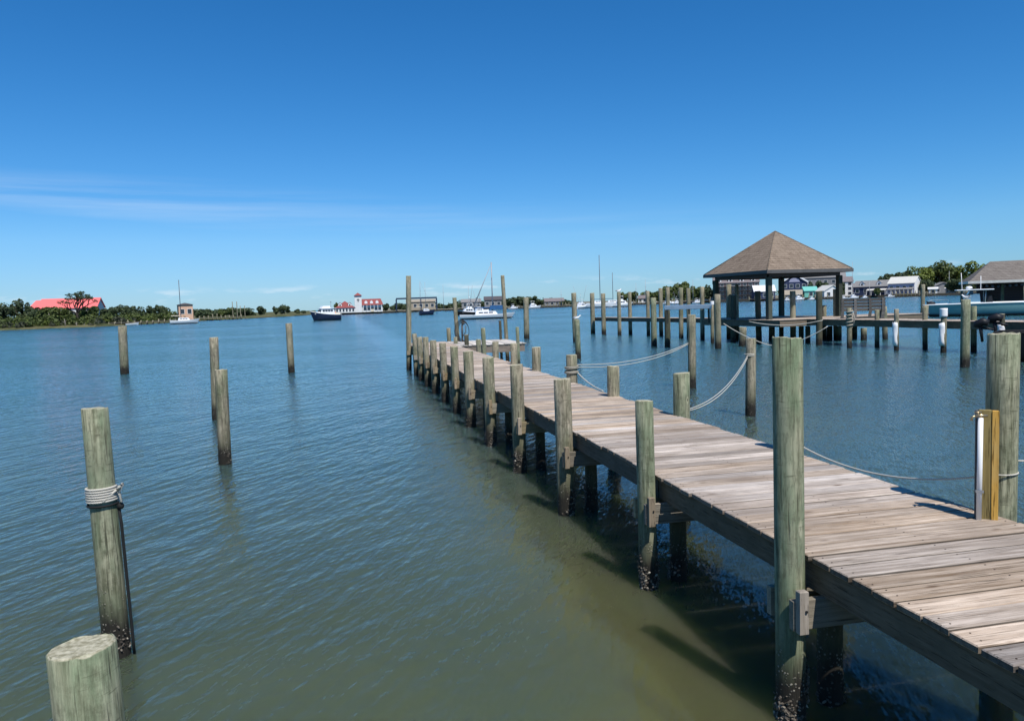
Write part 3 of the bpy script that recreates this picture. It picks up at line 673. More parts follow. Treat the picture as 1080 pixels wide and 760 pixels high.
gseg(-3.0, -4.0, -3.0, 3.1, ZW-.37, ZW-.045); gseg(3.2, -1.0, 3.2, 3.1, ZW-.37, ZW-.045); gseg(7.55, -4.0, 7.55, -1.1, ZW-.37, ZW-.045)
gseg(0, -4.0, 0, 3.05, ZW-.36, ZW-.047)
mb.build('platform_beam', M['beam'], wk)
# walkway legs: to the right front and to the left back
A = gz(1.2, -4.12); B = V2(26.9, 12.0); 
A = V2(24.65, A.y+.0) if True else A
mb = MB(); plank_strip(mb, A, B, 1.6, ZW-.004, 1); mb.build('walkway_deck', M['deck'], wk)
mb = MB(); 
for off in (.03, .77, 1.52): mb.cur = rg.random(); seg_box(mb, A, B, off, .05, ZW-.34, ZW-.049)
mb.build('walkway_beam', M['beam'], wk)
A2 = gz(-.6, 3.25); B2 = V2(21.4, 61.2)
mb = MB(); plank_strip(mb, A2, B2, 1.1, ZW-.004, 1); mb.build('walkway_deck', M['deck'], wk)
mb = MB()
for off in (.03, 1.02): mb.cur = rg.random(); seg_box(mb, A2, B2, off, .05, ZW-.30, ZW-.049)
mb.build('walkway_beam', M['beam'], wk)
def wpile(tx, ty, bx, by, wpx, mat='pile', label=None):
    b, tt, r = px_pile(tx, ty, bx, by, wpx); SEED[0] += 1
    mb = MB(); pile_mesh(mb, b, tt, r, 12, seed=SEED[0]); o = mb.build('pile', M[mat], wk)
    if label: o['label'] = label
    return b, tt, r
# far leg, paired piles
for tx, ty, bx, by, wp in [(624.5, 309, 625.5, 352, 5), (636, 309.5, 637, 352.5, 5), (652.5, 308, 653.5, 353.5, 4.3), (664, 308, 665, 353, 4.2), (683, 307, 684, 354, 4), (696.5, 304, 697.5, 354, 4.4),
                           (704, 303, 705, 356, 4.6), (718, 303.5, 718.5, 357, 4.8), (726, 304, 726.5, 357, 4.5), (740.5, 302.5, 741, 358, 4.8)]:
    wpile(tx, ty, bx, by, wp)
# platform and gazebo surroundings
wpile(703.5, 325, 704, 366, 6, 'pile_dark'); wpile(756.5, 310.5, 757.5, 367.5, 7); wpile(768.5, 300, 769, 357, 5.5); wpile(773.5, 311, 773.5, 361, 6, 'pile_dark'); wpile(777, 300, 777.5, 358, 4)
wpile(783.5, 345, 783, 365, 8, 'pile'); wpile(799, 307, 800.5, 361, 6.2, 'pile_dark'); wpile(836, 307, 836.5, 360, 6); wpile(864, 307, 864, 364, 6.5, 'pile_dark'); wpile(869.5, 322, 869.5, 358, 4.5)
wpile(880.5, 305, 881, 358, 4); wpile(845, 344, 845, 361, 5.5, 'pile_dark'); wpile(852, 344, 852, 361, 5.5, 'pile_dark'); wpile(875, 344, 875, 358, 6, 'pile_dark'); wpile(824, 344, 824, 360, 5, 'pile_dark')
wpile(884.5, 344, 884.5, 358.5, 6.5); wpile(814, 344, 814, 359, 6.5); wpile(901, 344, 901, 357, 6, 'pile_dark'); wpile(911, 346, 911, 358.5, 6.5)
# right leg
w896 = wpile(895.5, 325, 896, 367, 5.5); wpile(925, 327, 925, 366.5, 5); wpile(932.5, 323, 933.5, 358, 5.5); wpile(945.5, 326, 945.5, 369.5, 5)
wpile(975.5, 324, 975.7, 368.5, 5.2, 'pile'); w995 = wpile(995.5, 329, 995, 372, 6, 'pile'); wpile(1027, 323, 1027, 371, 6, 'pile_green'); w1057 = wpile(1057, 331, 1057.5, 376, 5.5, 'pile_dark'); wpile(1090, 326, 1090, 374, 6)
# white sleeves on some of them
def sleeve(label, bx, D, y0, y1, wpx, jag=True):
    b = G(bx, D); z1 = Q(bx, y0, D).z; z0 = Q(bx, y1, D).z; r = wpx*D/F/2; mb = MB(); n = 14; L = 6
    vs = []; rgs = random.Random(int(bx))
    for i in range(L+1):
        for j in range(n):
            a = 2*math.pi*j/n; k = r*(1+(.12*math.sin(3*a+i*1.3) if jag else 0)); vs.append((k*math.cos(a), k*math.sin(a), z0+(z1-z0)*i/L+(rgs.uniform(-.06, .06) if jag and i in (0, L) else 0)))
    mb.add(vs, [(i*n+j, i*n+(j+1)%n, (i+1)*n+(j+1)%n, (i+1)*n+j) for i in range(L) for j in range(n)]+[tuple(range(L*n, L*n+n)), tuple(range(n-1, -1, -1))], True)
    return tag(mb.build('pile_sleeve', M['white'], None, Vector((b.x, b.y, 0))), label, 'sleeve')
sleeve('white cap over the head of a walkway pile, left of the tall green pile', 995.5, dep(w995[0]), 325, 334, 7.6, False)
sleeve('ragged white wrap low on the pile under the white-capped head', 994, dep(w995[0]), 341, 364, 6.0)
sleeve('ragged white wrap on the walkway pile left of the white cap', 944.5, dep(P(945.5, 369.5)), 340, 364, 5.4)
sleeve('small white wrap on the pile beneath the outboard motors', 1056.5, dep(w1057[0]), 343, 352, 6.4)
sleeve('white cap on the thin pile left of the gazebo post', 751, 41.5, 317.5, 321.5, 4, False)
wpile(751, 321, 751.5, 362, 4)
mb = MB(); coil(mb, Vector((0, 0, 0)), w896[2]+.02, -.55, .28, 5, .035); mb.tube([(.1, -.12, .2), (.16, -.16, -.1), (.1, -.14, -.5)], .03, 6)
tag(mb.build('rope_coil', M['tanrope'], None, Vector((w896[0].x, w896[0].y, ZW+.2))), 'pale rope tangle wound on the walkway pile right of the gazebo', 'rope')
# lines strung along the walkway
rope('mooring_line', 'white line sagging in front of the gazebo platform', sag(Q(763, 341, 40.5), Q(812, 364, 40.0), .12, 14)+sag(Q(812, 364, 40.0), Q(873, 344, 38.5), .25, 14)[1:], .022, group='white mooring lines')
rope('mooring_line', 'slack white line lying along the edge of the gazebo platform', sag(Q(790, 339, 40.3), Q(868, 337.5, 38.6), .22, 16), .02, group='white mooring lines')

# gazebo
gzb = thing('gazebo', 'open square gazebo with a brown shingled pyramid roof on dark posts over the water', 'gazebo', (gc.x, gc.y, ZW), -ga)
EZ = 3.95-ZW; AZ = 6.50-ZW; h2 = 2.98
mb = MB(); mb.cur = .5
th = .10
roof_out = [(-h2, -h2, EZ+.14), (h2, -h2, EZ+.14), (h2, h2, EZ+.14), (-h2, h2, EZ+.14)]
# roof in several strips so the hip lines stay crisp
mb.add(roof_out+[(0, 0, AZ)], [(0, 1, 4), (1, 2, 4), (2, 3, 4), (3, 0, 4)])
mb.add([(x, y, z-.1) for x, y, z in roof_out]+[(0, 0, AZ-.1)], [(1, 0, 4), (2, 1, 4), (3, 2, 4), (0, 3, 4)])
rf = mb.build('roof', M['shingle'], gzb)
mb = MB(); 
for (x0, y0) in ((-1, -1), (1, -1), (1, 1), (-1, 1)): mb.tube([(x0*h2*1.0, y0*h2*1.0, EZ+.15), (0, 0, AZ+.0)], .035, 5)
mb.build('hip_cap', M['shingle'], rf)
mb = MB(); f_ = h2+.004
mb.box(-f_, f_, -f_-.04, -f_, EZ-.04, EZ+.15); mb.box(f_, f_+.04, -f_-.04, f_+.04, EZ-.04, EZ+.147); mb.box(-f_, f_, f_, f_+.04, EZ-.04, EZ+.15); mb.box(-f_-.04, -f_, -f_-.04, f_+.04, EZ-.04, EZ+.147)
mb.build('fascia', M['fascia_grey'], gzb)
mb = MB(); g_ = 2.48
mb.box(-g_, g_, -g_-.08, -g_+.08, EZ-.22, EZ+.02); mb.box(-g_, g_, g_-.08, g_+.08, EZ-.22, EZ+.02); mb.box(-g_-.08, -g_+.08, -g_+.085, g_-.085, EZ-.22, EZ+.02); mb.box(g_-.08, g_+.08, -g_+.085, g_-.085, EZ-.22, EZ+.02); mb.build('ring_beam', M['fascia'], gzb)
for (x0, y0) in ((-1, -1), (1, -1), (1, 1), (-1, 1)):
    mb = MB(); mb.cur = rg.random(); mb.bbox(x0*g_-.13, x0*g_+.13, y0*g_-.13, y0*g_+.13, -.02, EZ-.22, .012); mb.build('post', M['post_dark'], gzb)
# cleaning table left of the gazebo
tb_ = G(725.5, 41.5, ZW); tk = 41.5/F
ct = thing('cleaning_table', 'long fish cleaning table with a blue grey top on dark legs, left of the gazebo', 'table', tb_, yaw(725))
th_ = 14.5*tk; wl = 24*tk
mb = MB(); mb.bbox(-wl, wl, -.3, .3, th_-.0, th_+.24, .02); mb.build('table_top', M['zinc'], ct)
for (x0, y0) in ((-wl+.12, -.22), (.05, -.22), (wl-.15, -.22), (-wl+.12, .22), (wl-.15, .22)):
    mb = MB(); mb.box(x0-.05, x0+.05, y0-.05, y0+.05, 0, th_); mb.build('leg', M['post_dark'], ct)
# bench seen from behind
bD = 40.0; bp = G(910, bD, ZW); bk = bD/F
bn = thing('bench', 'grey slatted timber bench seen from behind on the platform right of the gazebo', 'bench', bp, yaw(910)-.05)
bw = 21.5*bk; zt_ = 21*bk; zb_ = 7.5*bk
mb = MB(); nb_ = 4
for i in range(nb_):
    mb.cur = rg.random(); z0 = zb_+(zt_-zb_)*i/nb_; mb.bbox(-bw, bw, -.03, .015, z0+.01, z0+(zt_-zb_)/nb_-.01, .004)
mb.build('backrest', M['greywood'], bn)
mb = MB(); mb.bbox(-bw, bw, .04, .5, zb_+.02, zb_+.07, .004); mb.build('seat', M['greywood'], bn)
for x0 in (-bw+.1, -bw*.33, bw*.33, bw-.1):
    mb = MB(); mb.cur = rg.random(); mb.prism([(x0-.12, 0), (x0+.05, 0), (x0+.08, zb_), (x0+.05, zt_+.02), (x0-.06, zt_+.02), (x0-.06, zb_)], -.07, -.033); mb.build('leg', M['greywood'], bn)
mb = MB(); mb.prism([(bw-.3, .0), (bw-.08, .0), (bw, zb_+.1), (bw-.35, zb_+.1)], .05, .45); mb.build('end_panel', M['cross'], bn)

# ------------------------------------------------------------------ gulls
def gull(label, p, rz, s=1.0):
    e = thing('gull', label, 'bird', p, rz, 'gulls perched on piles')
    mb = MB(); mb.tube([(-.20*s, 0, .10*s), (-.12*s, 0, .11*s), (0, 0, .12*s), (.1*s, 0, .15*s), (.15*s, 0, .21*s), (.19*s, 0, .25*s), (.24*s, 0, .25*s)], [.02*s, .055*s, .075*s, .06*s, .04*s, .042*s, .012*s], 10)
    mb.build('body', M['white'], e)
    mb = MB(); mb.tube([(-.3*s, 0, .10*s), (-.18*s, 0, .145*s), (.0, 0, .17*s), (.07*s, 0, .16*s)], [.012*s, .045*s, .05*s, .02*s], 8); mb.build('wings', M['mast'], e)
    mb = MB(); mb.tube([(.235*s, 0, .248*s), (.28*s, 0, .24*s)], [.012*s, .004*s], 6); mb.build('bill', M['brass'], e)
    for y_ in (-.025*s, .025*s):
        mb = MB(); mb.tube([(.0, y_, .0), (.0, y_, .07*s)], .006*s, 6); mb.build('leg', M['brass'], e)
D_ = dep(P(653.5, 353.5)); gull('small white gull perched on a tall pile of the far walkway', Q(652.6, 308.2, D_), yaw(650)+.3, .95)
D_ = dep(P(610, 378)); gull('white gull perched on the short greenish pile', Q(608.6, 337.2, D_), yaw(608), .8)
gull('gull crouching on the head of the tall green pile by the right walkway', pG[1]+Vector((0, 0, .01)), yaw(1018)+2.8, .62)

# ------------------------------------------------------------------ boats
def hull_mesh(mb, L, B, hs, hb, dr=.5, bowrake=.12, deck=True, full=.5, zsh=.0):
    N = 16; vs = []
    for i in range(N+1):
        t_ = i/N; w_ = B/2*(1-max(0, (t_-full)/(1-full))**2.2)*(.86+.14*min(1, t_/.3))
        w_ = max(w_, .02); h_ = hs+(hb-hs)*t_**2.2-zsh*math.sin(math.pi*t_)
        x0 = -L/2+L*t_
        xk = x0-bowrake*L*t_**3
        vs += [(x0, -w_, h_), (x0-(x0-xk)*.5, -w_*.95, h_*.35), (xk, -w_*.55, -dr*.4), (xk, 0, -dr), (xk, w_*.55, -dr*.4), (x0-(x0-xk)*.5, w_*.95, h_*.35), (x0, w_, h_)]
    fs = [(i*7+j, (i+1)*7+j, (i+1)*7+j+1, i*7+j+1) for i in range(N) for j in range(6)]
    mb.add(vs, fs, True)
    mb.add(vs[:7], [tuple(range(7))]); mb.add(vs[-7:], [tuple(range(6, -1, -1))])
    if deck:
        dv = []
        for i in range(N+1): a = vs[i*7]; b_ = vs[i*7+6]; dv += [(a[0], a[1]*.97, a[2]-.03), (b_[0], b_[1]*.97, b_[2]-.03)]
        mb.add(dv, [(2*i, 2*i+2, 2*i+3, 2*i+1) for i in range(N)])
def sheer(mb, L, B, hs, hb, full=.5, th=.08, zsh=.0, w=.06):
    N = 16; l_ = []; r_ = []
    for i in range(N+1):
        t_ = i/N; w_ = max(.02, B/2*(1-max(0, (t_-full)/(1-full))**2.2)*(.86+.14*min(1, t_/.3))); h_ = hs+(hb-hs)*t_**2.2-zsh*math.sin(math.pi*t_)
        l_.append((-L/2+L*t_, -w_, h_)); r_.append((-L/2+L*t_, w_, h_))
    mb.tube(l_, th, 6); mb.tube(r_, th, 6); mb.tube([l_[0], r_[0]], th, 6)
def boat(name, label, px, D, rz, group=None, cat='boat'):
    return thing(name, label, cat, G(px, D, 0), yaw(px)+rz, group)
def cabin(mb, x0, x1, w, z0, z1, rk0=.0, rk1=.0, tw=.85):
    vs = [(x0, -w/2, z0), (x1, -w/2, z0), (x1, w/2, z0), (x0, w/2, z0), (x0+rk0, -w/2*tw, z1), (x1-rk1, -w/2*tw, z1), (x1-rk1, w/2*tw, z1), (x0+rk0, w/2*tw, z1)]
    mb.add(vs, [(3, 2, 1, 0), (4, 5, 6, 7), (0, 1, 5, 4), (1, 2, 6, 5), (2, 3, 7, 6), (3, 0, 4, 7)])
def wins(par, x0, x1, w, z0, z1, n, mat='window', gapf=.2):
    d = (x1-x0)/n
    for i in range(n):
        mb = MB()
        mb.box(x0+i*d+d*gapf/2, x0+(i+1)*d-d*gapf/2, -w/2-.02, w/2+.02, z0, z1); mb.build('window', M[mat], par)
def stick(par, name, pts, r, mat, n=6):
    mb = MB(); mb.tube(pts, r, n); return mb.build(name, M[mat], par)

# white motorboat on the right, bow to the left
D = 76; k = D/F
bo = boat('motorboat', 'white motorboat with a sea green hull, T-top and tall aerials lying behind the right walkway', 1027, D, math.pi+.12, 'motorboats')
L = 94*k; mb = MB(); hull_mesh(mb, L, 2.6, 13.6*k, 12.5*k, .4, .10, True, .45); mb.build('hull', M['seafoam'], bo)
mb = MB(); sheer(mb, L, 2.62, 13.6*k, 12.5*k, .45, .09); mb.build('rub_rail', M['white'], bo)
mb = MB(); hull_mesh(mb, L*.985, 2.5, .22, .28, .42, .10, False, .45); mb.build('bottom_stripe', M['bottom'], bo)
hz_ = 12.5*k
mb = MB(); cabin(mb, -.55, .55, 1.1, hz_-.1, hz_+1.0, .1, .35); mb.build('console', M['gelcoat'], bo)
mb = MB(); cabin(mb, .1, .58, 1.05, hz_+.95, hz_+1.5, .0, .35, .9); mb.build('windscreen', M['window'], bo)
mb = MB(); mb.bbox(-1.6, 1.55, -1.0, 1.0, 27*k, 27*k+.1, .03); tt_ = mb.build('t_top', M['gelcoat'], bo)
mb = MB(); mb.ball((.4, 0, 27*k+.25), .3, 10, 6, (1, 1, .6)); mb.build('radar_dome', M['white'], tt_)
for x0 in (-.9, .8):
    for y0 in (-.75, .75): stick(bo, 't_top_leg', [(x0, y0*.8, hz_-.1), (x0*1.05, y0, 27*k)], .035, 'metal')
stick(bo, 'aerial', [(.9, -.8, 27*k), (1.0, -.85, 46*k)], .03, 'white'); stick(bo, 'aerial', [(-.7, -.8, 27*k), (-.7, -.85, 42*k)], .03, 'white')
stick(bo, 'bow_rail', [(L*.22, -.95, hz_+.1), (L*.24, -.9, hz_+.5), (L*.4, -.5, hz_+.5), (L*.45, 0, hz_+.45)], .02, 'metal')
mb = MB(); mb.ball((L*.42, 0, hz_+.18), .28, 8, 5, (1.5, .5, .7)); mb.tube([(L*.40, 0, hz_), (L*.47, 0, hz_+.4)], .05, 6); mb.build('anchor', M['black'], bo)
mb = MB(); cabin(mb, -1.6, -.9, 1.0, hz_-.1, hz_+.75, .1, 0); mb.build('leaning_post', M['black'], bo)
mb = MB(); cabin(mb, -L/2-.45, -L/2+.1, .5, hz_-.3, hz_+.75, .1, .1); mb.build('outboard', M['black'], bo)

# small boat with black outboards at the walkway, mostly out of frame
D = 27.6; k = D/F
bo = boat('skiff', 'dark skiff with black outboard motors, cut off by the right edge of the photo', 1124, D, -.05, 'motorboats')
mb = MB(); hull_mesh(mb, 4.2, 1.6, 1.05, 1.25, .2, .1, True, .45); mb.build('hull', M['black'], bo)
mb = MB(); sheer(mb, 4.2, 1.62, 1.05, 1.25, .45, .05); mb.build('rub_rail', M['rubber'], bo)
for (x0, y0) in ((-2.1, .2), (-2.5, -.2)):
    mb = MB(); z0 = 1.55 if y0 > 0 else 1.40
    mb.tube([(x0+.18, y0, z0), (x0, y0, z0+.06), (x0-.2, y0, z0-.03), (x0-.28, y0, z0-.15)], [.12, .16, .15, .07], 10)
    mb.tube([(x0-.1, y0, z0-.1), (x0-.06, y0, z0-.35), (x0-.02, y0, z0-.7)], [.07, .06, .045], 8); mb.tube([(x0-.02, y0, z0-.15), (x0+.35, y0, z0-.25)], .045, 6)
    mb.build('outboard', M['black'], bo)

# navy trawler
D = 195; k = D/F
bo = boat('trawler', 'navy hulled trawler yacht with white upperworks, under way in mid harbour at left', 342.5, D, math.pi+.35, 'boats in the harbour')
L = 32*k; mb = MB(); hull_mesh(mb, L, 3.0, 6.0*k, 10.2*k, .5, .14, True, .55); mb.build('hull', M['navy'], bo)
mb = MB(); sheer(mb, L, 3.02, 6.0*k, 10.2*k, .55, .09); mb.build('rub_rail', M['white'], bo)
mb = MB(); cabin(mb, -2.2, 1.6, 2.3, 6.2*k, 12.4*k, .1, .5); ca = mb.build('wheelhouse', M['gelcoat'], bo)
wins(ca, -1.8, 1.0, 2.16, 9.4*k, 11.2*k, 4)
mb = MB(); mb.bbox(1.25, 1.5, -.85, .85, 9.4*k, 11.2*k, .02); mb.build('windscreen', M['window'], ca)
mb = MB(); mb.bbox(-2.6, 1.5, -1.2, 1.2, 12.4*k, 12.4*k+.12, .03); mb.build('fly_bridge_deck', M['gelcoat'], bo)
mb = MB(); cabin(mb, -1.2, 1.1, 1.9, 12.4*k+.12, 15.3*k, .1, .4); mb.build('fly_bridge', M['gelcoat'], bo)
mb = MB(); cabin(mb, 1.5, 2.9, 1.7, 7.0*k, 9.4*k, .0, .6); mb.build('fore_cabin', M['gelcoat'], bo)
stick(bo, 'radar_mast', [(-1.6, 0, 12.4*k), (-1.7, 0, 20*k)], .05, 'mast'); stick(bo, 'radar_arm', [(-1.7, -.4, 19.6*k), (-1.7, .4, 19.6*k)], .07, 'mast')
mb = MB(); mb.ball((-L/2+.9, -.6, 6.6*k), .42, 8, 5, (1, 1, 1.3)); mb.build('orange_fender', plain('orange_fender', (.7, .22, .08), .5), bo)
for x0 in (-2.3, -3.0):
    mb = MB(); mb.ball((x0, -1.58, 3.2*k), .2, 8, 5, (1, 1, 1.7)); mb.build('fender', M['white'], bo)
mb = MB(); cabin(mb, -L/2+.2, -L/2+1.6, 2.2, 6*k, 8*k, 0, 0); mb.build('aft_rail', M['cream'], bo)

# large white sailboat beyond the dock head
def sailboat(label, px, D, Lpx, rz, hp, mastx, mpx, hullm='gelcoat', mast='mast', canvas='blue_canvas', stay=True, cab=True, B=3.0, mw=.085, forestay=None):
    k = D/F; bo = boat('sailboat', label, px, D, rz, 'boats in the harbour'); L = Lpx*k
    mb = MB(); hull_mesh(mb, L, B, hp*k*.9, hp*k*1.1, .5, .12, True, .4, hp*k*.12); mb.build('hull', M[hullm], bo)
    mb = MB(); hull_mesh(mb, L*.96, B*.96, .18, .22, .52, .12, False, .4); mb.build('waterline_stripe', M['bottom'], bo)
    if cab:
        mb = MB(); cabin(mb, -L*.22, L*.18, B*.55, hp*k*.8, hp*k+.5, .1, .5); ca = mb.build('coach_roof', M['gelcoat'], bo); wins(ca, -L*.17, L*.1, B*.53, hp*k+.1, hp*k+.3, 3)
    mx_ = (mastx-px)*k/(math.cos(rz) if abs(math.cos(rz)) > .2 else 1)
    stick(bo, 'mast', [(mx_, 0, hp*k), (mx_, 0, mpx*k)], mw, mast, 8)
    stick(bo, 'boom', [(mx_, 0, hp*k+1.1), (mx_-L*.33, 0, hp*k+1.15)], .12, canvas)
    for s_ in (.45, .72): stick(bo, 'spreader', [(mx_, -.7, mpx*k*s_), (mx_, .7, mpx*k*s_)], .035, mast)
    if stay:
        stick(bo, 'forestay', [(L*.47, 0, hp*k), (mx_, 0, mpx*k*.97)], forestay or .02, mast, 4); stick(bo, 'backstay', [(-L*.49, 0, hp*k), (mx_, 0, mpx*k)], .02, mast, 4)
    return bo, L, k
sb, L, k = sailboat('large white sailboat with blue canvas moored straight beyond the end of the dock', 514, 147, 59, .06, 5.5, 519.5, 59, stay=False, mw=.11)
stick(sb, 'furled_jib', [(-(519.5-510)*k-1.0, -.3, 2.2), ((519.5-514)*k-.2, 0, 55*k)], [.12, .05], 'mast')
mb = MB(); cabin(mb, .3, 3.4, 1.8, 1.75, 2.5, .3, .5); mb.build('dodger', M['blue_canvas'], sb)
mb = MB(); cabin(mb, -1.4, .2, 1.6, 1.2, 1.75, .3, .0); mb.build('deck_house', M['gelcoat'], sb)
sailboat('small sailboat with a black hull at anchor in front of the boat lift', 450, 250, 16.5, .15, 5.0, 444, 36, 'navy', 'mast', 'cream', B=2.4, mw=.05)
sailboat('grey white sailboat with a tall bare mast lying below the peach building', 194.5, 225, 29, .05, 4.6, 191, 46, 'gelcoat', 'dmast', 'cream', stay=False, mw=.10)
sailboat('white sailboat with the tallest mast among the boats left of the far walkway', 633, 300, 30, .1, 6, 633, 55, 'gelcoat', 'dmast', 'blue_canvas', stay=False, mw=.13)
sailboat('white sailboat with a shorter dark mast, right of the tallest masted one', 647, 310, 26, .15, 6, 646.5, 36, 'gelcoat', 'dmast', 'blue_canvas', stay=False, mw=.11)

def sportfisher(label, px, D, Lpx, rz, out=True, hullm='gelcoat', s=1.0, group='boats in the harbour'):
    k = D/F; bo = boat('fishing_boat', label, px, D, rz, group); L = Lpx*k; B = min(4.0, L*.34)
    hs_ = L*.10; hb_ = L*.19
    mb = MB(); hull_mesh(mb, L, B, hs_, hb_, .5, .12, True, .45); mb.build('hull', M[hullm], bo)
    mb = MB(); hull_mesh(mb, L*.97, B*.97, .2, .25, .52, .12, False, .45); mb.build('waterline_stripe', M['bottom'], bo)
    mb = MB(); cabin(mb, -L*.18, L*.25, B*.72, hs_*.9, hs_+L*.15, .1, L*.1); ca = mb.build('cabin', M['gelcoat'], bo); wins(ca, -L*.14, L*.12, B*.69, hs_+L*.07, hs_+L*.12, 3)
    mb = MB(); cabin(mb, -L*.12, L*.08, B*.5, hs_+L*.15, hs_+L*.22, .1, .2); mb.build('fly_bridge', M['gelcoat'], bo)
    mb = MB(); mb.bbox(-L*.15, L*.07, -B*.28, B*.28, hs_+L*.33, hs_+L*.345, .02); mb.build('hard_top', M['gelcoat'], bo)
    for x0 in (-L*.13, L*.05):
        for y0 in (-B*.24, B*.24): stick(bo, 'top_leg', [(x0, y0, hs_+L*.15), (x0, y0, hs_+L*.33)], .04, 'metal')
    if out:
        for y0 in (-1, 1): stick(bo, 'outrigger', [(-L*.02, y0*B*.3, hs_+L*.15), (-L*.1, y0*B*1.1, hs_+L*1.0)], .045, 'mast', 5)
        stick(bo, 'tower_leg', [(-L*.1, 0, hs_+L*.34), (-L*.03, 0, hs_+L*.62)], .05, 'metal'); 
    return bo
sportfisher('white sport fishing boat with raised outriggers, behind the close pair of piles', 613, 290, 22, 1.0)
sportfisher('white cabin cruiser moored below the shorter dark mast', 655, 305, 26, .35, False)
sportfisher('black hulled work boat with white cabin, behind the tall piles at the dock end', 494, 210, 28, math.pi+.2, True, 'black')
sportfisher('pale boat with raised outriggers behind the black hulled work boat', 505, 240, 22, .4, True)
sportfisher('white motor yacht under the clump of trees beyond the dock', 562, 370, 18, .3, False)
sportfisher('small white boat at the foot of the trees, left of the motor yacht', 541, 375, 12, .4, False)
for i, (px_, l_, lab) in enumerate([(704, 15, 'white boat left of the fish cleaning table on the far shore'), (714, 12, 'white boat behind the piles of the far walkway, nearest the trees'), (735, 12, 'white boat seen just left of the gazebo on the far shore')]):
    sportfisher(lab, px_, 365, l_, .3+.3*i, i == 1)
for i, (px_, l_, lab) in enumerate([(830, 10, 'small white boat below the beige roofed shed, framed by the gazebo'), (842, 15, 'larger white boat framed by the gazebo, below the teal shed'), (856, 10, 'small white boat between the teal shed and the white boathouse'),
                         (889, 10, 'white boat just right of the gazebo post on the far shore'), (900, 13, 'white boat with dark canopy above the bench'), (912, 9, 'white boat above the right end of the bench'), (938.5, 10, 'small open white boat left of the lavender grey house')]):
    sportfisher(lab, px_, 335, l_, .2+.35*(i % 3), False)

# ------------------------------------------------------------------ buildings
def house(name, label, px, D, wpx, wall_px, roof_px, wall, roof, depth=8, rz=0.0, gable='side', base=1.0, nwin=4, rows=1, cat='house', group='houses and sheds on the far shore', over=.4, winm='window', trim=False):
    k = D/F; e = thing(name, label, cat, G(px, D+depth/2, base), yaw(px)+rz, group); w_ = wpx*k/2; hw = wall_px*k; hr = roof_px*k; d2 = depth/2
    mb = MB()
    if gable == 'side':                    # ridge runs left to right
        mb.prism([(-d2, 0), (d2, 0), (d2, hw), (0, hw+hr*.97), (-d2, hw)], -w_, w_, Matrix.Rotation(R(90), 4, 'Z'))
        mr = MB(); o_ = over; s_ = hr/d2
        for sg in (-1, 1):
            mr.add([(-w_-o_, sg*(d2+o_), hw-o_*s_), (w_+o_, sg*(d2+o_), hw-o_*s_), (w_+o_, 0, hw+hr), (-w_-o_, 0, hw+hr), (-w_-o_, sg*(d2+o_), hw-o_*s_+.25), (w_+o_, sg*(d2+o_), hw-o_*s_+.25), (w_+o_, 0, hw+hr+.25), (-w_-o_, 0, hw+hr+.25)],
                   [(0, 1, 2, 3), (7, 6, 5, 4), (0, 4, 5, 1), (1, 5, 6, 2), (3, 2, 6, 7), (0, 3, 7, 4)])
    elif gable == 'front':                 # gable faces the water
        mb.prism([(-w_, 0), (w_, 0), (w_, hw), (0, hw+hr*.97), (-w_, hw)], -d2, d2)
        mr = MB(); o_ = over; s_ = hr/w_
        for sg in (-1, 1):
            mr.add([(sg*(w_+o_), -d2-o_, hw-o_*s_), (sg*(w_+o_), d2+o_, hw-o_*s_), (0, d2+o_, hw+hr), (0, -d2-o_, hw+hr), (sg*(w_+o_), -d2-o_, hw-o_*s_+.3), (sg*(w_+o_), d2+o_, hw-o_*s_+.3), (0, d2+o_, hw+hr+.3), (0, -d2-o_, hw+hr+.3)],
                   [(0, 1, 2, 3), (7, 6, 5, 4), (0, 4, 5, 1), (1, 5, 6, 2), (3, 2, 6, 7), (0, 3, 7, 4)])
    else:                                  # hipped
        mb.box(-w_, w_, -d2, d2, 0, hw); mr = MB(); o_ = over; rl = max(0, w_-d2)
        mr.add([(-w_-o_, -d2-o_, hw), (w_+o_, -d2-o_, hw), (w_+o_, d2+o_, hw), (-w_-o_, d2+o_, hw), (-rl, 0, hw+hr), (rl, 0, hw+hr)], [(0, 1, 5, 4), (1, 2, 5), (2, 3, 4, 5), (3, 0, 4), (3, 2, 1, 0)])
    mb.build('wall', M[wall], e); mr.build('roof', M[roof], e)
    for r_ in range(rows):
        for i in range(nwin):
            xc = -w_+(i+.5)*2*w_/nwin; ww = min(.8, w_/nwin*.55); zc2 = hw*(r_+.55)/rows; hh = min(.85, hw/rows*.3)
            m3 = MB(); m3.box(xc-ww, xc+ww, -d2-.05, -d2+.02, zc2-hh, zc2+hh); wo_ = m3.build('window', M[winm], e)
            m4 = MB(); f4 = .09
            m4.box(xc-ww-f4, xc+ww+f4, -d2-.08, -d2-.003, zc2+hh, zc2+hh+f4); m4.box(xc-ww-f4, xc+ww+f4, -d2-.08, -d2-.003, zc2-hh-f4, zc2-hh)
            m4.box(xc-ww-f4, xc-ww, -d2-.08, -d2-.003, zc2-hh, zc2+hh); m4.box(xc+ww, xc+ww+f4, -d2-.08, -d2-.003, zc2-hh, zc2+hh); m4.build('frame', M['white'], wo_)
    e['w'] = w_; e['d2'] = d2; e['hw'] = hw; e['hr'] = hr
    return e
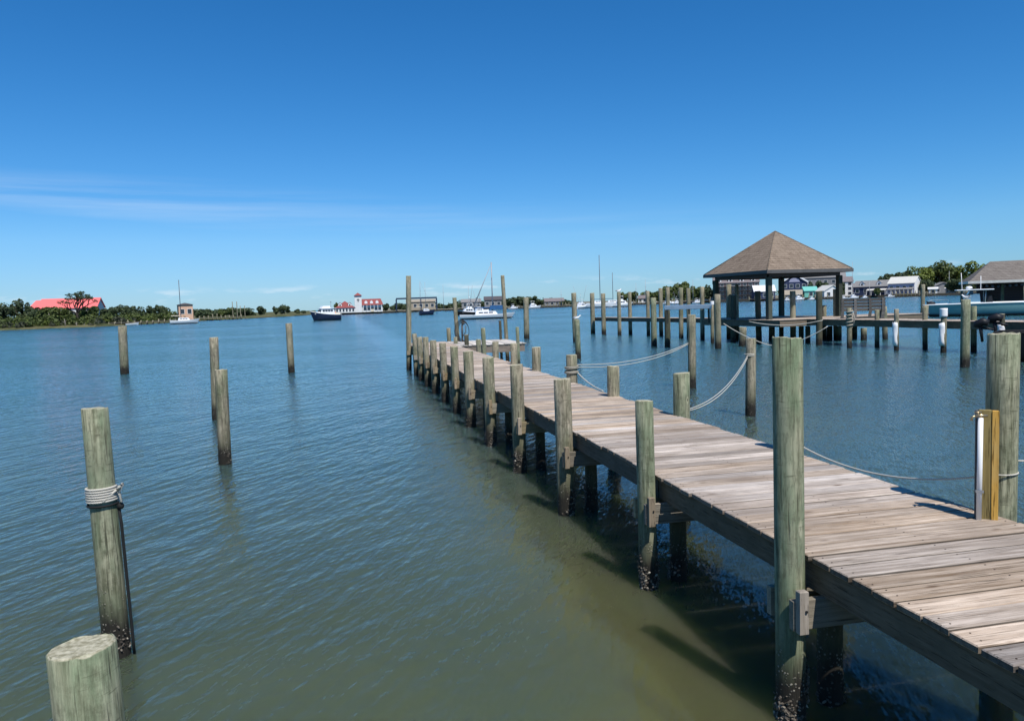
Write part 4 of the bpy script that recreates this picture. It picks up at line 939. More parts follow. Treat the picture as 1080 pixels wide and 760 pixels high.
def dormers(e, n, wall='white', roof='roof_grey', s=1.0, f0=.35):
    w_, d2, hw, hr = e['w'], e['d2'], e['hw'], e['hr']
    for i in range(n):
        xc = -w_+(i+.5)*2*w_/n; zb2 = hw+hr*f0; yb2 = -d2*(1-f0)
        mb = MB(); mb.prism([(xc-.8*s, zb2-.2), (xc+.8*s, zb2-.2), (xc+.8*s, zb2+.9*s), (xc, zb2+1.6*s), (xc-.8*s, zb2+.9*s)], yb2-.25, yb2+d2*(1-f0)*.75); dm = mb.build('dormer', M[wall], e)
        mb = MB()
        for sg in (-1, 1): mb.add([(xc+sg*1.0*s, yb2-.4, zb2+.75*s), (xc+sg*1.0*s, 0, zb2+.75*s), (xc, 0, zb2+1.68*s), (xc, yb2-.4, zb2+1.68*s), (xc+sg*1.0*s, yb2-.4, zb2+.9*s), (xc+sg*1.0*s, 0, zb2+.9*s), (xc, 0, zb2+1.85*s), (xc, yb2-.4, zb2+1.85*s)],
                   [(0, 1, 2, 3), (7, 6, 5, 4), (0, 4, 5, 1), (3, 2, 6, 7), (0, 3, 7, 4)])
        mb.build('dormer_roof', M[roof], dm)
        mb = MB(); mb.box(xc-.35*s, xc+.35*s, yb2-.3, yb2-.2, zb2+.05, zb2+.8*s); mb.build('window', M['window'], dm)
def porch(e, x0, x1, z, d, mat='roof_light', n=4, name='porch_roof'):
    d2 = e['d2']; mb = MB(); mb.add([(x0, -d2-d, z), (x1, -d2-d, z), (x1, -d2, z+.7), (x0, -d2, z+.7), (x0, -d2-d, z+.15), (x1, -d2-d, z+.15), (x1, -d2, z+.85), (x0, -d2, z+.85)], [(0, 3, 2, 1), (4, 5, 6, 7), (0, 1, 5, 4), (0, 4, 7, 3), (1, 2, 6, 5)])
    pr = mb.build(name, M[mat], e)
    for i in range(n+1):
        x = x0+.15+(x1-x0-.3)*i/n; m3 = MB(); m3.box(x-.1, x+.1, -d2-d+.05, -d2-d+.25, 0, z); m3.build('porch_post', M['white'], e)

# station with tower on the far left
D = 380; k = D/F
e = house('station_building', 'white harbour station with red tiled roofs and a square lookout tower', 364, D, 20, 5.2, 7, 'wall_white', 'red_roof', 9, 0, 'hip', .9, 6, 1, 'building')
dormers(e, 2, 'white', 'red_roof', 1.0, .3)
mb = MB(); x0 = e['w']; mb.box(x0+.05, x0+7.4*k, -4.6, -1.2, 0, 17.6*k); tw = mb.build('tower', M['wall_white'], e)
mb = MB(); xa, xb = x0-.3, x0+7.4*k+.4; zt3 = 17.6*k; mb.add([(xa, -5.1, zt3), (xb, -5.1, zt3), (xb, -.7, zt3), (xa, -.7, zt3), ((xa+xb)/2, -2.9, zt3+1.5)], [(0, 1, 4), (1, 2, 4), (2, 3, 4), (3, 0, 4), (3, 2, 1, 0)]); mb.build('tower_roof', M['red_roof'], tw)
xm = (xa+xb)/2
mb = MB(); mb.box(xm-.2, xm+.2, -4.65, -4.595, 11*k, 14.6*k); mb.box(xm-.65, xm-.205, -4.65, -4.595, 12.6*k, 13.4*k); mb.box(xm+.205, xm+.65, -4.65, -4.595, 12.6*k, 13.4*k); mb.build('window', M['window'], tw)
x1 = xb-.3; x2 = x1+21.5*k
mb = MB(); mb.box(x1, x2, -3.2, 4, 0, 7.5*k); wg = mb.build('right_wing_wall', M['wall_white'], e)
mb = MB(); mb.add([(x1-.1, -3.9, 7.4*k), (x2+.4, -3.9, 7.4*k), (x2+.4, 4.4, 7.4*k), (x1-.1, 4.4, 7.4*k), (x1-.1, .4, 14*k), (x2-.6, .4, 14*k)], [(0, 1, 5, 4), (1, 2, 5), (2, 3, 4, 5), (0, 4, 3), (3, 2, 1, 0)]); wr_ = mb.build('right_wing_roof', M['red_roof'], e)
for i in range(3):
    xc = x1+(x2-x1)*(.2+.27*i); mb = MB(); mb.prism([(xc-.7, 9*k), (xc+.7, 9*k), (xc+.7, 11*k), (xc, 12.2*k), (xc-.7, 11*k)], -3.0, .2); mb.build('dormer', M['white'], wr_)
mb = MB(); mb.box(x1+.5, x2-.5, -3.35, -3.2, 1.0, 5.0*k); mb.build('porch_opening', M['window'], wg)
for i in range(6):
    x = x1+.6+(x2-x1-1.2)*i/5; mb = MB(); mb.box(x-.12, x+.12, -3.9, -3.6, 0, 7.3*k); mb.build('porch_post', M['white'], e)
mb = MB(); mb.box(x1+4, x2-4, -3.6, -3.4, .1, 3*k); mb.build('porch_panel', M['cream'], wg)
# boat lift gantry and shed
D = 400; k = D/F
e = thing('boat_lift', 'blue black steel boat lift gantry on the far shore behind the tallest dock pile', 'gantry', G(440, D, .9), yaw(440))
mb = MB()
for x0 in (-21.5*k, 4*k, 20.5*k):
    for y0 in (-4, 4): mb.box(x0-.25, x0+.25, y0-.25, y0+.25, 0, 12*k)
mb.build('legs_frame', M['steel_blue'], e)
mb = MB(); mb.box(-21.5*k, 20.7*k, -4.3, -3.7, 12*k, 12*k+.7); mb.box(-21.5*k, 20.7*k, 3.7, 4.3, 12*k, 12*k+.7)
for x0 in (-21*k, 20.2*k): mb.box(x0-.25, x0+.25, -3.69, 3.69, 12*k+.05, 12*k+.65)
mb.build('top_beam', M['steel_blue'], e)
house('warehouse', 'long tan warehouse behind the boat lift on the far shore', 444, 420, 30, 8.5, 2.5, 'wall_tan', 'roof_beige', 12, 0, 'side', .9, 5, 1, 'building')
house('shed', 'grey roofed shed behind the white sailboat on the far shore', 497, 425, 20, 6.5, 3, 'wall_grey', 'roof_grey', 8, 0, 'side', .9, 3)
house('house', 'dark roofed low building just left of the tall dock end pile', 520, 420, 18, 8, 3.5, 'wall_grey', 'roof_dark', 9, 0, 'side', .9, 3)
house('house', 'low grey house among posts right of the mid harbour tree clump', 584, 420, 20, 4.5, 3, 'wall_grey', 'roof_mauve', 8, .1, 'side', .9, 4)
house('house', 'small white house below the right end of the far trees, left of the gazebo', 744, 400, 14, 4.5, 4.5, 'wall_white', 'roof_grey', 8, .1, 'front', .9, 2)
house('house', 'white house with red brown roof at the foot of the trees above the far walkway', 683, 412, 18, 4.5, 3, 'wall_white', 'roof_mauve', 8, -.1, 'side', .9, 4)
# right shore, seen under and beside the gazebo
D = 392
e = house('inn', 'mauve brown waterfront inn with rows of balconies under the left gazebo eave', 776, D, 46, 18, 6, 'wall_inn', 'roof_mauve', 12, .05, 'side', .9, 8, 4, 'hotel')
dormers(e, 4, 'white', 'roof_mauve', 1.3, .2)
for r_ in range(4):
    mb = MB(); mb.box(-e['w'], e['w'], -e['d2']-1.4, -e['d2']-.06, e['hw']*(r_+.12)/4-.1, e['hw']*(r_+.12)/4+.1); ba = mb.build('balcony', M['greywood'], e)
    mb = MB(); z0 = e['hw']*(r_+.12)/4
    mb.box(-e['w'], e['w'], -e['d2']-1.4, -e['d2']-1.33, z0+.9, z0+1.0)
    for i in range(9): x = -e['w']+.1+(2*e['w']-.2)*i/8; mb.box(x-.06, x+.06, -e['d2']-1.4, -e['d2']-1.28, z0+.1, z0+.89)
    mb.build('railing', M['greywood'], ba)
house('shed', 'blue walled shed with a white metal roof under the gazebo', 805, 360, 21, 9, 6, 'wall_blue', 'roof_white', 10, .15, 'side', .6, 3)
house('house', 'long grey roofed house with white windows behind the teal shed', 866, 420, 46, 20, 7, 'wall_grey', 'roof_grey', 12, .05, 'side', 1.0, 6, 2)
e = house('house', 'dark blue gabled house with white trim and a wall of windows, framed by the gazebo', 838, 385, 25, 16, 9, 'wall_blue', 'roof_light', 10, 0, 'front', 1.0, 4, 2, winm='window')
mb = MB(); w_, hw, hr, d2 = e['w'], e['hw'], e['hr'], e['d2']
for sg in (-1, 1): mb.add([(sg*(w_+.5), -d2-.55, hw-.4), (sg*(w_+.5), -d2-.55, hw+.5), (0, -d2-.55, hw+hr+.5), (0, -d2-.55, hw+hr-.5), (sg*(w_+.5), -d2-.42, hw-.4), (sg*(w_+.5), -d2-.42, hw+.5), (0, -d2-.42, hw+hr+.5), (0, -d2-.42, hw+hr-.5)], [(0, 1, 2, 3), (7, 6, 5, 4), (0, 4, 5, 1), (3, 2, 6, 7)])
mb.build('barge_board', M['white'], e)
mb = MB(); mb.prism([(-2.6, hw+.2), (2.6, hw+.2), (2.0, hw+1.6), (0, hw+2.6), (-2.0, hw+1.6)], -d2-.08, -d2-.01); mb.build('gable_window', M['wall_lav'], e)
house('shed', 'low shed with a beige roof below the dark blue gabled house', 836, 358, 18, 4.5, 4.5, 'wall_tan', 'roof_beige', 8, 0, 'side', .6, 3)
house('shed', 'small teal shed framed by the gazebo', 853.5, 360, 13, 8, 4, 'teal', 'teal', 6, .25, 'side', .6, 1)
house('boathouse', 'pale boathouse with a white gable front just left of the right gazebo post', 873, 352, 19, 7.5, 5.5, 'wall_white', 'roof_light', 9, .5, 'front', .5, 2, 1, 'boathouse')
house('house', 'pink house just right of the gazebo roof corner', 904, 410, 16, 9, 3.5, 'wall_pink', 'roof_mauve', 9, 0, 'side', 1.0, 3, 2)
house('house', 'tall white house half hidden behind the right gazebo post', 892, 400, 12, 15, 5, 'wall_white', 'roof_mauve', 9, .1, 'side', 1.0, 2, 3)
e = house('house', 'dark blue house with a grey dormered roof and pale porch, above the bench', 921, 372, 34, 9.5, 6, 'wall_blue', 'roof_grey', 10, -.3, 'side', .9, 4, 1)
dormers(e, 2, 'white', 'roof_grey', 1.25, .2); porch(e, -1, e['w'], e['hw']*.55, 2.6)
house('house', 'plain grey beige house between the dark blue and the lavender grey house', 938.5, 380, 12, 10, 3.5, 'wall_tan', 'roof_beige', 9, 0, 'side', .9, 2)
e = house('house', 'lavender grey house with a pale metal roof and white gable end', 954, 352, 26, 11, 6.5, 'wall_lav', 'roof_light', 9, -.32, 'side', 1.4, 4, 1)
porch(e, -e['w'], e['w'], e['hw']*.4, 2.2, 'roof_grey', 6)
mb = MB(); mb.prism([(-e['d2'], 0), (e['d2'], 0), (e['d2'], e['hw']), (0, e['hw']+e['hr']), (-e['d2'], e['hw'])], -e['w']-.06, -e['w']-.01, Matrix.Rotation(R(90), 4, 'Z')); mb.build('gable_end', M['white'], e)
house('house', 'small grey house under the bright green trees right of the lavender grey house', 993, 362, 22, 6, 5, 'wall_grey', 'roof_grey', 9, .2, 'front', 1.0, 2)
house('shed', 'low white shed at the water left of the motorboat top', 1003, 345, 10, 4, 2, 'wall_grey', 'roof_light', 6, 0, 'side', .9, 3)
house('shed', 'white shed at the water under the grey house', 984, 343, 8, 5, 1.5, 'wall_white', 'roof_white', 5, 0, 'side', .9, 1)
# left shore
D = 262; k = D/F
e = house('long_house', 'long house with a bright red metal roof behind the shrubs on the left shore', 77, D, 55, 16, 9.5, 'wall_white', 'pink_roof', 10, -.28, 'side', 1.1, 6, 1)
wl = thing('wing_house', 'lower red roofed wing left of the long red roofed house', 'house', G(48, D+8, 1.1), yaw(48)-.28, 'houses and sheds on the far shore')
mb = MB(); mb.box(-3.5, 3.2, -4, 4, 0, 16.6*k); mb.build('wall', M['wall_white'], wl)
mb = MB(); mb.add([(-4, -4.5, 16.2*k), (3.5, -4.5, 16.2*k), (3.5, 4.5, 16.2*k), (-4, 4.5, 16.2*k), (-2.5, 0, 25.2*k), (3.5, 0, 25.6*k)], [(0, 1, 5, 4), (1, 2, 5), (2, 3, 4, 5), (3, 0, 4), (3, 2, 1, 0)]); mb.build('roof', M['pink_roof'], wl)
D = 290; k = D/F
e = house('peach_house', 'small square peach building with a dark flat hipped roof behind the grey white sailboat', 195.5, D, 14, 15.5, 2.0, 'wall_peach', 'roof_dark', 4.5, .12, 'hip', .8, 2, 1, 'building')

# boathouse on the right edge
D = 82; k = D/F
bh = thing('boathouse', 'open boathouse with a wide grey brown roof at the right edge, dark inside', 'boathouse', G(1085, D, 0), yaw(1085)+.16)
x0, x1_ = -59*k, 60*k; ze = 2.72+7.0*k; zr = 2.72+28*k
dpt = 9.0
mb = MB(); o_ = .3
mb.add([(x0, -dpt/2, ze), (x1_, -dpt/2, ze), (x1_, dpt/2, ze), (x0, dpt/2, ze), (x0+24*k, 0, zr), (x1_-20*k, 0, zr)], [(0, 1, 5, 4), (1, 2, 5), (2, 3, 4, 5), (3, 0, 4), (3, 2, 1, 0)]); mb.build('roof', M['shingle_grey'], bh)
mb = MB(); mb.box(x0-.02, x1_, -dpt/2-.08, -dpt/2-.01, ze-.22, ze+.04); mb.box(x0-.09, x0-.021, -dpt/2-.08, dpt/2, ze-.22, ze+.037); mb.build('fascia', M['roof_light'], bh)
for x in (x0+2*k, -10*k, 6*k, 40*k):
    for y0 in (-dpt/2+.3, dpt/2-.3):
        mb = MB(); mb.tube([(x, y0, -1.3), (x, y0, ze)], .14, 10); mb.build('post', M['pile'], bh)
mb = MB(); mb.box(x0+16*k, x1_-.3, dpt/2-.7, dpt/2-.5, 1.3, ze-.1); mb.build('back_wall', M['wall_inn'], bh)
mb = MB(); mb.box(x0+.4, x1_-.2, dpt/2-2.4, dpt/2-.75, 1.2, 1.32); mb.build('inner_deck', M['greywood'], bh)
mb = MB()
for i in range(7): mb.box(x0+20*k+i*.28, x0+20*k+i*.28+.32, dpt/2-1.6, dpt/2-.8, ze-.75-i*.26, ze-.70-i*.26)
for y0 in (dpt/2-1.65, dpt/2-.78): mb.tube([(x0+20*k, y0, ze-.8), (x0+20*k+2.2, y0, ze-2.7)], .05, 6)
mb.build('stairs', M['greywood'], bh)
mb = MB()
for i in range(8): mb.ball((x0+20*k+i*.55, dpt/2-1.1, ze-.45-.1*math.sin(i*.45)), .16, 8, 5, (1, .6, 1))
tag(mb.build('float_string', M['wall_lav'], None, bh.location.copy(), bh.rotation_euler.z), 'string of pale floats hung across the dark inside of the right boathouse', 'floats')

# ------------------------------------------------------------------ shore works: bulkheads and small piers
def bulkhead(label, pts, z1, name='bulkhead'):
    mb = MB(); o0 = G(pts[0][0], pts[0][1]-1.2)
    for i in range(len(pts)-1):
        a = G(pts[i][0], pts[i][1]-1.2)-o0; b = G(pts[i+1][0], pts[i+1][1]-1.2)-o0; mb.cur = rg.random()
        seg_box(mb, V2(a.x, a.y), V2(b.x, b.y), 0, .3, -1.2, z1+.002*(i % 2))
    return tag(mb.build(name, M['bulkhead'], None, o0), label, 'bulkhead')
bulkhead('dark timber bulkhead along the station shore', [p for p in RE if p[0] <= 430], .95)
bulkhead('dark timber bulkhead along the mid harbour shore', [p for p in RE if 425 <= p[0] <= 700], .8)
bulkhead('dark timber bulkhead along the right shore below the houses', [p for p in RE if 700 <= p[0] <= 1250], 1.1)
def pier(label, pa, pb, z, n, ztop, wd=1.8, tall=None, piles='pile'):
    a, b = G(*pa), G(*pb); e = thing('pier', label, 'pier', (a.x, a.y, 0)); d = V2(b.x-a.x, b.y-a.y); L = d.length
    mb = MB(); seg_box(mb, V2(0, 0), d, 0, wd, z-.22, z); mb.build('deck', M['deck'], e)
    for i in range(n):
        f = i/(n-1); q = d*f; nn = V2(-d.y, d.x).normalized()
        for o_ in (-.12, wd+.12):
            mb = MB(); zt2 = ztop*rg.uniform(.75, 1.1)
            if tall and i in tall: zt2 = tall[i]
            pile_mesh(mb, Vector((q.x+nn.x*o_, q.y+nn.y*o_, 0)), Vector((q.x+nn.x*o_, q.y+nn.y*o_, zt2)), .16, 8, rings=3, seed=i); mb.build('pile', M[piles], e)
    return e
pier('long low pier with paired posts, right of the peach building', (200, 292), (258, 330), 1.1, 14, 1.9, tall={11: 7.4, 13: 5.6, 6: 2.6})
pier('low broken pier along the left shore below the shrubs', (120, 232), (190, 262), .9, 12, 1.5)
pier('low pier with many posts right of the mid harbour trees', (574, 398), (600, 398), 1.0, 9, 2.4)
pier('timber landing with posts below the lavender grey house', (941, 340), (986, 332), 1.5, 12, 2.5, 3.0)
pier('dark landing with posts under the houses framed by the gazebo', (790, 362), (886, 344), 1.1, 16, 2.4)
pier('timber landing with posts left of the gazebo on the far shore', (668, 393), (748, 374), 1.0, 12, 2.6)
# distant masts behind the shore
for px_, D, top, lab in [(681, 398, 25, 'thin bare mast above the trees left of the gazebo'), (899, 356, 37, 'thin bare mast rising right of the gazebo roof'), (1001, 350, 24, 'thin pale pole under the bright green trees'), (449, 410, 30, 'thin mast behind the small black sailboat'), (468, 415, 26, 'thin mast right of the boat lift'), (671, 396, 22, 'thin mast between the gull pile and the trees'), (731, 372, 24, 'thin mast rising from the trees left of the gazebo corner'), (592, 402, 17, 'short mast among the posts left of the close pair of piles'), (917, 352, 16, 'short mast in front of the dark blue dormered house')]:
    mb = MB(); mb.tube([(0, 0, 0), (0, 0, top*D/F)], [.13, .07], 6); mb.tube([(-.6, 0, top*D/F*.7), (.6, 0, top*D/F*.7)], .05, 5)
    tag(mb.build('mast_pole', M['mast'], None, G(px_, D, .5)), lab, 'mast', 'distant masts')

# ------------------------------------------------------------------ trees and shrubs
def crown_mesh(mb, rx, ry, rz, zc, n, leaf, rgt, lobes=9, flat=0.0, hollow=.55):
    ls = []; b0 = len(mb.v)
    for i in range(lobes):
        a = rgt.uniform(0, 6.28); e = rgt.uniform(-.8, 1.0); q = rgt.uniform(.35, .8)
        ls.append((Vector((rx*q*math.cos(a)*math.cos(e*.9), ry*q*math.sin(a)*math.cos(e*.9), rz*q*math.sin(e*1.2))), rgt.uniform(.32, .55)))
    for i in range(n):
        c, s = rgt.choice(ls); u = Vector((rgt.gauss(0, 1), rgt.gauss(0, 1), rgt.gauss(0, 1))).normalized()*(hollow+(1-hollow)*rgt.random()**.5)
        p = c+Vector((u.x*rx*s, u.y*ry*s, u.z*rz*s)); p.z += zc
        nrm = (u+Vector((rgt.uniform(-.8, .8), rgt.uniform(-.8, .8), rgt.uniform(-.3, 1.0)))).normalized()
        t1 = nrm.cross(Vector((rgt.uniform(-1, 1), rgt.uniform(-1, 1), rgt.uniform(-1, 1)))).normalized(); t2 = nrm.cross(t1); q = leaf*rgt.uniform(.6, 1.35)
        mb.cur = rgt.random()
        mb.add([p+t1*q, p+t2*q*.62, p-t1*q, p-t2*q*.62], [(0, 1, 2, 3)])
    mb.cur = 0
    vs = mb.v[b0:]; lo = [min(v[a] for v in vs) for a in range(3)]; hi = [max(v[a] for v in vs) for a in range(3)]
    T0 = (-rx, -ry, zc-rz); T1 = (rx, ry, zc+rz); f = [(T1[a]-T0[a])/(hi[a]-lo[a]) for a in range(3)]
    mb.v[b0:] = [tuple(T0[a]+(v[a]-lo[a])*f[a] for a in range(3)) for v in vs]
    return [(Vector(((c.x-lo[0])*f[0]+T0[0], (c.y-lo[1])*f[1]+T0[1], (c.z+zc-lo[2])*f[2]+T0[2])), q) for c, q in ls]
def tree(name, label, px, D, h, w, mat, base=.9, n=650, leaf=.42, seed=0, group=None, lobes=9, trunk=.25, bark='bark', cat='tree', dy=0):
    rgt = random.Random(seed*7+int(px)); e = thing(name, label, cat, G(px, D+dy, base), rgt.uniform(0, 6), group)
    mb = MB(); rz_ = h*(1-trunk)/2; ls = crown_mesh(mb, w/2, w/2*.85, rz_, h*trunk+rz_, n, leaf, rgt, lobes); mb.build('crown', M[mat], e)
    mb = MB(); tr = max(.06, h*.022); mid = Vector((rgt.uniform(-.2, .2), rgt.uniform(-.2, .2), h*trunk+h*.12))
    mb.tube([(0, 0, -.3), mid*.5, mid, Vector((mid.x*1.5, mid.y, h*.75))], [tr*1.3, tr, tr*.8, tr*.25], 7)
    for c, s in ls[:5]: mb.tube([mid*.85, (mid+c)*.5, c], [tr*.5, tr*.35, tr*.1], 5)
    mb.build('trunk', M[bark], e)
    return e
def pxtree(name, label, px, D, top_y, wpx, mat, **kw):
    k = D/F; h = (hor(px)-top_y)*k+EYE.z-kw.get('base', .9)
    return tree(name, label, px, D, h, wpx*k, mat, **kw)
# left shore
LT = [(4, 240, 317, 26, 'leaf_dark'), (18, 244, 314.5, 18, 'leaf_dark'), (27, 246, 318, 14, 'leaf_dark'), (37, 236, 322.5, 18, 'leaf_dark'), (-12, 236, 318, 22, 'leaf_grey'), (52, 236, 322.6, 22, 'leaf_mid'),
      (66, 234, 322.2, 20, 'leaf_mid'), (93, 236, 322.6, 24, 'leaf_mid'), (110, 244, 324.5, 14, 'leaf_dark'), (119, 256, 323, 16, 'leaf_dark'), (131, 262, 320.5, 16, 'leaf_dark'), (142, 272, 322, 16, 'leaf_dark'), (155, 278, 322, 18, 'leaf_dark'),
      (166, 285, 321, 17, 'leaf_dark'), (174, 290, 322, 14, 'leaf_dark')]
side = {4: 'dark round tree at the far left edge of the shore', 18: 'taller dark tree rising left of the red roof', 27: 'dark tree just left of the red roofed wing', 37: 'lower dark tree in front of the red roofed wing', -12: 'grey green tree cut by the left edge of the photo',
        52: 'mid green tree below the left end of the red roof', 66: 'leafy tree beside the bare tree', 93: 'mid green tree below the right end of the red roof', 110: 'dark tree at the right end of the red roof', 119: 'dark tree just right of the red roofed house',
        131: 'dark bushy tree behind the lone far left pile', 142: 'dark tree midway between the red roof and the peach building', 155: 'broad dark tree left of the peach building', 166: 'tallest dark tree left of the peach building', 174: 'dark tree next to the peach building'}
for i, (px_, D, ty, w_, mt) in enumerate(LT):
    pxtree('tree', side[px_], px_, D, ty, w_, mt, seed=i, n=1100, leaf=.42, trunk=.02, group='trees on the left shore', base=1.0)
# low scrub along the water: uncountable
mb = MB(); rgt = random.Random(11)
edge_pts = [(p[0], p[1]) for p in LE if -100 <= p[0] <= 200]
def le(px):
    for i in range(len(LE)-1):
        if LE[i][0] <= px <= LE[i+1][0]:
            f = (px-LE[i][0])/(LE[i+1][0]-LE[i][0]); return LE[i][1]+(LE[i+1][1]-LE[i][1])*f
    return 300
for mt, cnt, d0, d1, hh in (('leaf_mid', 190, 5, 30, 2.6), ('leaf_grey', 70, 3, 14, 1.5), ('leaf_bright', 34, 6, 18, 1.8)):
    mb = MB(); 
    for i in range(cnt):
        px_ = rgt.uniform(-90, 190); D = le(px_)+rgt.uniform(d0, d1); c = G(px_, D, .7)
        hq = hh*rgt.uniform(.5, 1.2); m1_ = MB(); crown_mesh(m1_, hq*rgt.uniform(.7, 1.3), hq, hq*.75, hq*.45, 90, .30, rgt, 4)
        b_ = len(mb.v); mb.v += [(v[0]+c.x, v[1]+c.y, v[2]+c.z) for v in m1_.v]; mb.r += m1_.r; mb.f += [tuple(b_+j for j in f) for f in m1_.f]; mb.sm += m1_.sm
    tag(mb.build('shore_scrub', M[mt]), {'leaf_mid': 'mid green scrub thicket along the left shore', 'leaf_grey': 'grey green brush at the water edge of the left shore', 'leaf_bright': 'brighter green bushes scattered in the left shore scrub'}[mt], 'scrub', None, 'stuff')
# bare spreading tree in front of the red roof
D = 232; k = D/F; rgt = random.Random(5)
bt = thing('bare_tree', 'bare spreading tree with a flat thin crown in front of the red roof', 'tree', G(82, D, 1.0), yaw(82))
H = (hor(82)-303.5)*k+1.7
mb = MB(); mb.tube([(0, 0, -.3), (.05, 0, 1.2), (-.1, 0, 2.4), (.0, 0, 3.4)], [.42, .36, .32, .28], 8)
tips = []
def limb(p, d, L, r, lev):
    q = p+d*L; m_ = p+d*L*.5+Vector((rgt.uniform(-.1, .1)*L, rgt.uniform(-.1, .1)*L, rgt.uniform(0, .08)*L))
    mb.tube([p, m_, q], [r*1.5, r*1.25, r*1.0], 6 if lev < 2 else 4)
    if lev >= 4 or q.z > H-.2: tips.append(q); return
    for i in range(2 if lev else 3):
        a = rgt.uniform(0, 6.28); dn = (d+Vector((math.cos(a)*.75, math.sin(a)*.6, rgt.uniform(-.1, .5)))).normalized(); limb(q, dn, L*rgt.uniform(.6, .8), r*.6, lev+1)
for i, (dx, dz) in enumerate(((-.85, .7), (-.25, 1.0), (.35, 1.0), (.75, .75), (.1, 1.1))):
    limb(Vector((0, 0, 2.6+.2*i)), Vector((dx, rgt.uniform(-.4, .4), dz)).normalized(), 2.2, .2, 0)
mb.build('trunk', M['darkbark'], bt)
mb = MB()
for q in tips:
    for _ in range(9):
        p = q+Vector((rgt.uniform(-.6, .6), rgt.uniform(-.6, .6), rgt.uniform(-.15, .3))); mb.cur = rgt.random(); a = rgt.uniform(0, 3.14); s_ = rgt.uniform(.14, .3)
        mb.add([p+Vector((math.cos(a)*s_, math.sin(a)*s_, 0)), p+Vector((0, 0, s_*.5)), p-Vector((math.cos(a)*s_, math.sin(a)*s_, 0)), p-Vector((0, 0, s_*.5))], [(0, 1, 2, 3)])
mb.build('crown', M['leaf_dark'], bt)
# dead snags by the water
for px_, D, hh in ((8, 222, 2.6), (68, 226, 2.3), (80, 226, 1.3), (88, 228, 1.2), (52, 232, 4.2)):
    mb = MB(); rgt = random.Random(px_); mb.tube([(0, 0, -.5), (.1, 0, hh*.5), (-.05, 0, hh)], [.2, .15, .06], 6); mb.tube([(.08, 0, hh*.55), (.5, 0, hh*.8)], [.08, .03], 5); mb.tube([(.05, 0, hh*.4), (-.5, .1, hh*.7)], [.07, .03], 5)
    tag(mb.build('dead_snag', M['deadwood'], None, G(px_, D, .3)), {8: 'pale dead snag at the far left waterline', 68: 'pale dead stump at the waterline below the bare tree', 80: 'short dead stick right of the pale stump', 88: 'smaller dead stick at the waterline below the right half of the red roof', 52: 'thin dead trunk in the scrub below the left half of the red roof'}[px_], 'snag', 'dead snags on the left shore')
# white skiff pulled up by the shore
bo = boat('rowing_boat', 'small white rowing boat at the left shore just right of the far left pile', 139, 228, .1, 'boats in the harbour')
mb = MB(); hull_mesh(mb, 3.6, 1.3, .5, .8, .15, .1, True, .4); mb.build('hull', M['gelcoat'], bo); mb = MB(); sheer(mb, 3.6, 1.32, .5, .8, .4, .05); mb.build('rub_rail', M['white'], bo)
# point between the pier and the trawler
for i, (px_, D, ty, w_, mt, lab) in enumerate([(208, 330, 325.5, 16, 'leaf_dark', 'dark low trees just right of the peach building'), (222, 345, 325, 18, 'leaf_dark', 'dark low tree behind the long pier'), (236, 350, 324, 20, 'leaf_mid', 'round green tree behind the long pier'), (247, 360, 323.5, 16, 'leaf_dark', 'dark tree behind the tall pier posts'),
        (259, 370, 324.5, 14, 'leaf_dark', 'dark tree at the end of the long pier'), (276, 395, 322.5, 11, 'leaf_dark', 'dark upright tree on the point, above the lone slim pile'), (291, 405, 322.5, 9, 'leaf_dark', 'slim tree on the point left of the tallest one'), (300, 410, 320.5, 14, 'leaf_dark', 'tallest tree at the tip of the low point'), (313, 430, 325.5, 8, 'leaf_dark', 'tiny shrub at the tip of the low point'), (320, 440, 327, 7, 'leaf_dark', 'last tiny shrub left of the navy trawler')]):
    pxtree('tree', lab, px_, D, ty, w_, mt, seed=i+40, n=700, leaf=.55, trunk=.02, group='trees on the low point', base=.9)
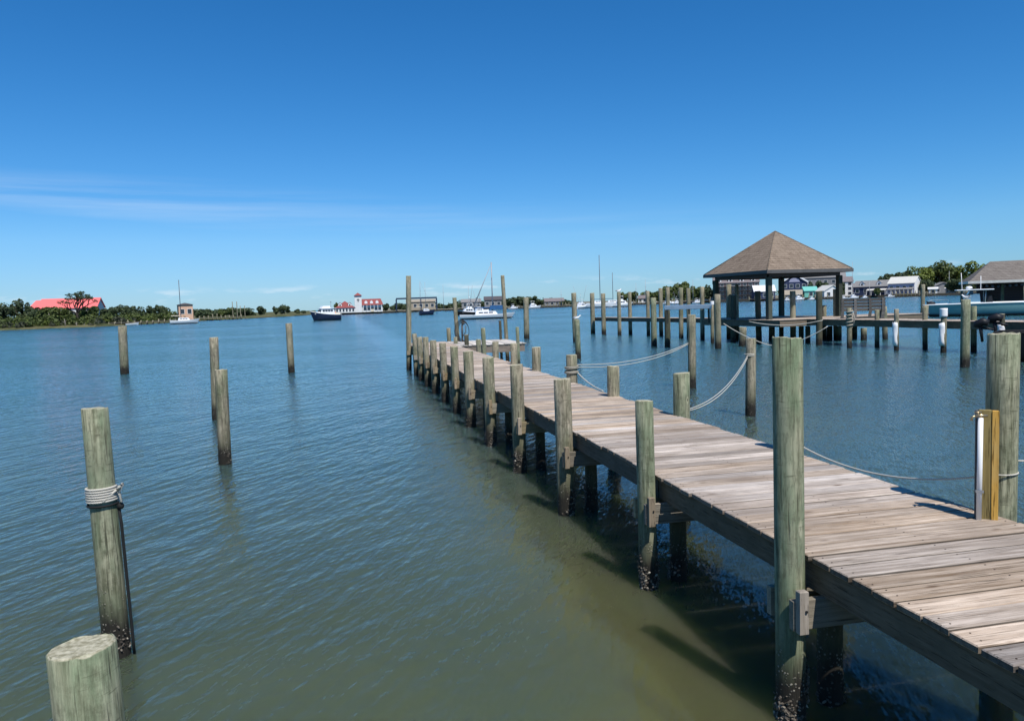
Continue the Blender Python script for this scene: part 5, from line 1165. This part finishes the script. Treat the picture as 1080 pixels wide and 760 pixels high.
for i, (px_, D, ty, w_, mt, lab) in enumerate([(355, 384, 318.5, 6, 'leaf_mid', 'green tree at the left corner of the station'), (406, 392, 319.5, 11, 'leaf_dark', 'palm like dark tree right of the station'), (415, 400, 322, 9, 'leaf_dark', 'dark shrub between the station and the boat lift'), (428, 412, 320, 10, 'leaf_dark', 'dark shrub below the boat lift beam'),
        (473, 425, 320.5, 10, 'leaf_dark', 'dark tree left of the dock end piles'), (503, 430, 313.5, 6, 'leaf_dark', 'thin dark treetop above the black work boat'), (515, 432, 315, 10, 'leaf_dark', 'dark tree behind the sailboat mast'),
        (538, 415, 313, 16, 'leaf_dark', 'dark tree at the left of the mid harbour clump'), (549, 415, 312, 15, 'leaf_dark', 'dark tree in the middle of the mid harbour clump'), (560, 415, 311.5, 14, 'leaf_dark', 'tallest dark tree of the mid harbour clump'), (569, 418, 314.5, 11, 'leaf_dark', 'small dark tree at the right of the mid harbour clump'), (593, 420, 316.5, 8, 'leaf_dark', 'small dark tree among the posts left of the close pair of piles'),
        (659, 410, 307.5, 16, 'leaf_mid', 'green tree behind the gull pile'), (668, 410, 307, 12, 'leaf_mid', 'green tree right of the gull pile'), (690, 408, 306.5, 16, 'leaf_mid', 'green tree at the left of the tall wood by the gazebo'), (703, 405, 301, 18, 'leaf_mid', 'tall tree behind the far walkway, left of the highest crown'), (718, 405, 296.5, 22, 'leaf_mid', 'highest flat topped tree left of the gazebo'), (734, 402, 301, 18, 'leaf_mid', 'tall tree right of the highest flat topped one'), (747, 400, 299.5, 18, 'leaf_dark', 'dark tree just left of the gazebo corner'),
        (760, 405, 303, 12, 'leaf_dark', 'dark tree beside the inn'), (855, 372, 297, 10, 'leaf_dark', 'dark tree above the teal shed'), (869, 372, 295, 20, 'leaf_dark', 'dark spreading tree above the pale boathouse'), (887, 375, 297, 10, 'leaf_dark', 'dark tree right of the pale boathouse'),
        (925.5, 344, 303, 8, 'leaf_mid', 'small green tree in front of the dark blue dormered house'), (937, 405, 288, 22, 'leaf_dark', 'low dark tree left of the big dark one behind the houses'), (951, 405, 285, 24, 'leaf_dark', 'big dark tree above the lavender grey house'),
        (968, 400, 280, 32, 'leaf_bright', 'bright green tree at the left of the tall wood on the right'), (990, 402, 274.5, 40, 'leaf_mid', 'highest round tree of the wood on the right'), (1008, 405, 280, 34, 'leaf_mid', 'mid green tree in the middle of the wood on the right'), (1026, 395, 275, 34, 'leaf_bright', 'bright green tree just left of the right boathouse roof'), (1046, 400, 279, 34, 'leaf_mid', 'green tree behind the right boathouse roof'),
        (977, 352, 294, 20, 'leaf_dark', 'dark bushy tree right of the lavender grey house'), (1010, 342, 293, 26, 'leaf_dark', 'dark bushy tree behind the motorboat top'), (1030, 352, 295, 22, 'leaf_dark', 'dark bushes under the left end of the boathouse roof')]):
    pxtree('tree', lab, px_, D, ty, w_, mt, seed=i+80, n=2200 if w_ > 18 else 1000 if w_ > 11 else 500, leaf=.75 if w_ > 14 else .6, trunk=.03, group='trees on the far shore', base=1.0, lobes=12 if w_ > 14 else 7)

for nm, px0, px1, D0, D1, cnt, hh in (('right', 655, 1010, 430, 520, 90, 7.0), ('mid', 400, 600, 440, 520, 46, 4.5), ('point', 200, 262, 372, 420, 16, 4.2)):
    mb = MB(); rgt = random.Random(px0)
    for i in range(cnt):
        D = rgt.uniform(D0, D1); c = G(rgt.uniform(px0, px1), D, .8); hq = hh*rgt.uniform(.6, 1.15); m1_ = MB()
        crown_mesh(m1_, hq*rgt.uniform(.7, 1.4), hq*.8, hq*.52, hq*.5, 170, .7, rgt, 6)
        b_ = len(mb.v); mb.v += [(v[0]+c.x, v[1]+c.y, v[2]+c.z) for v in m1_.v]; mb.r += m1_.r; mb.f += [tuple(b_+j for j in f) for f in m1_.f]; mb.sm += m1_.sm
    tag(mb.build('far_wood', M['leaf_mid' if nm == 'right' else 'leaf_dark']), {'right': 'low far wood behind the houses of the right shore', 'mid': 'low far wood behind the mid harbour shore', 'point': 'low wood behind the long pier on the left'}[nm], 'wood', None, 'stuff')

# ------------------------------------------------------------------ render settings
sc.cycles.use_denoising = True
try: sc.cycles.denoiser = 'OPENIMAGEDENOISE'
except Exception: pass
sc.cycles.max_bounces = 8; sc.cycles.transparent_max_bounces = 12; sc.cycles.sample_clamp_indirect = 4.0
sc.cycles.caustics_reflective = False; sc.cycles.caustics_refractive = False
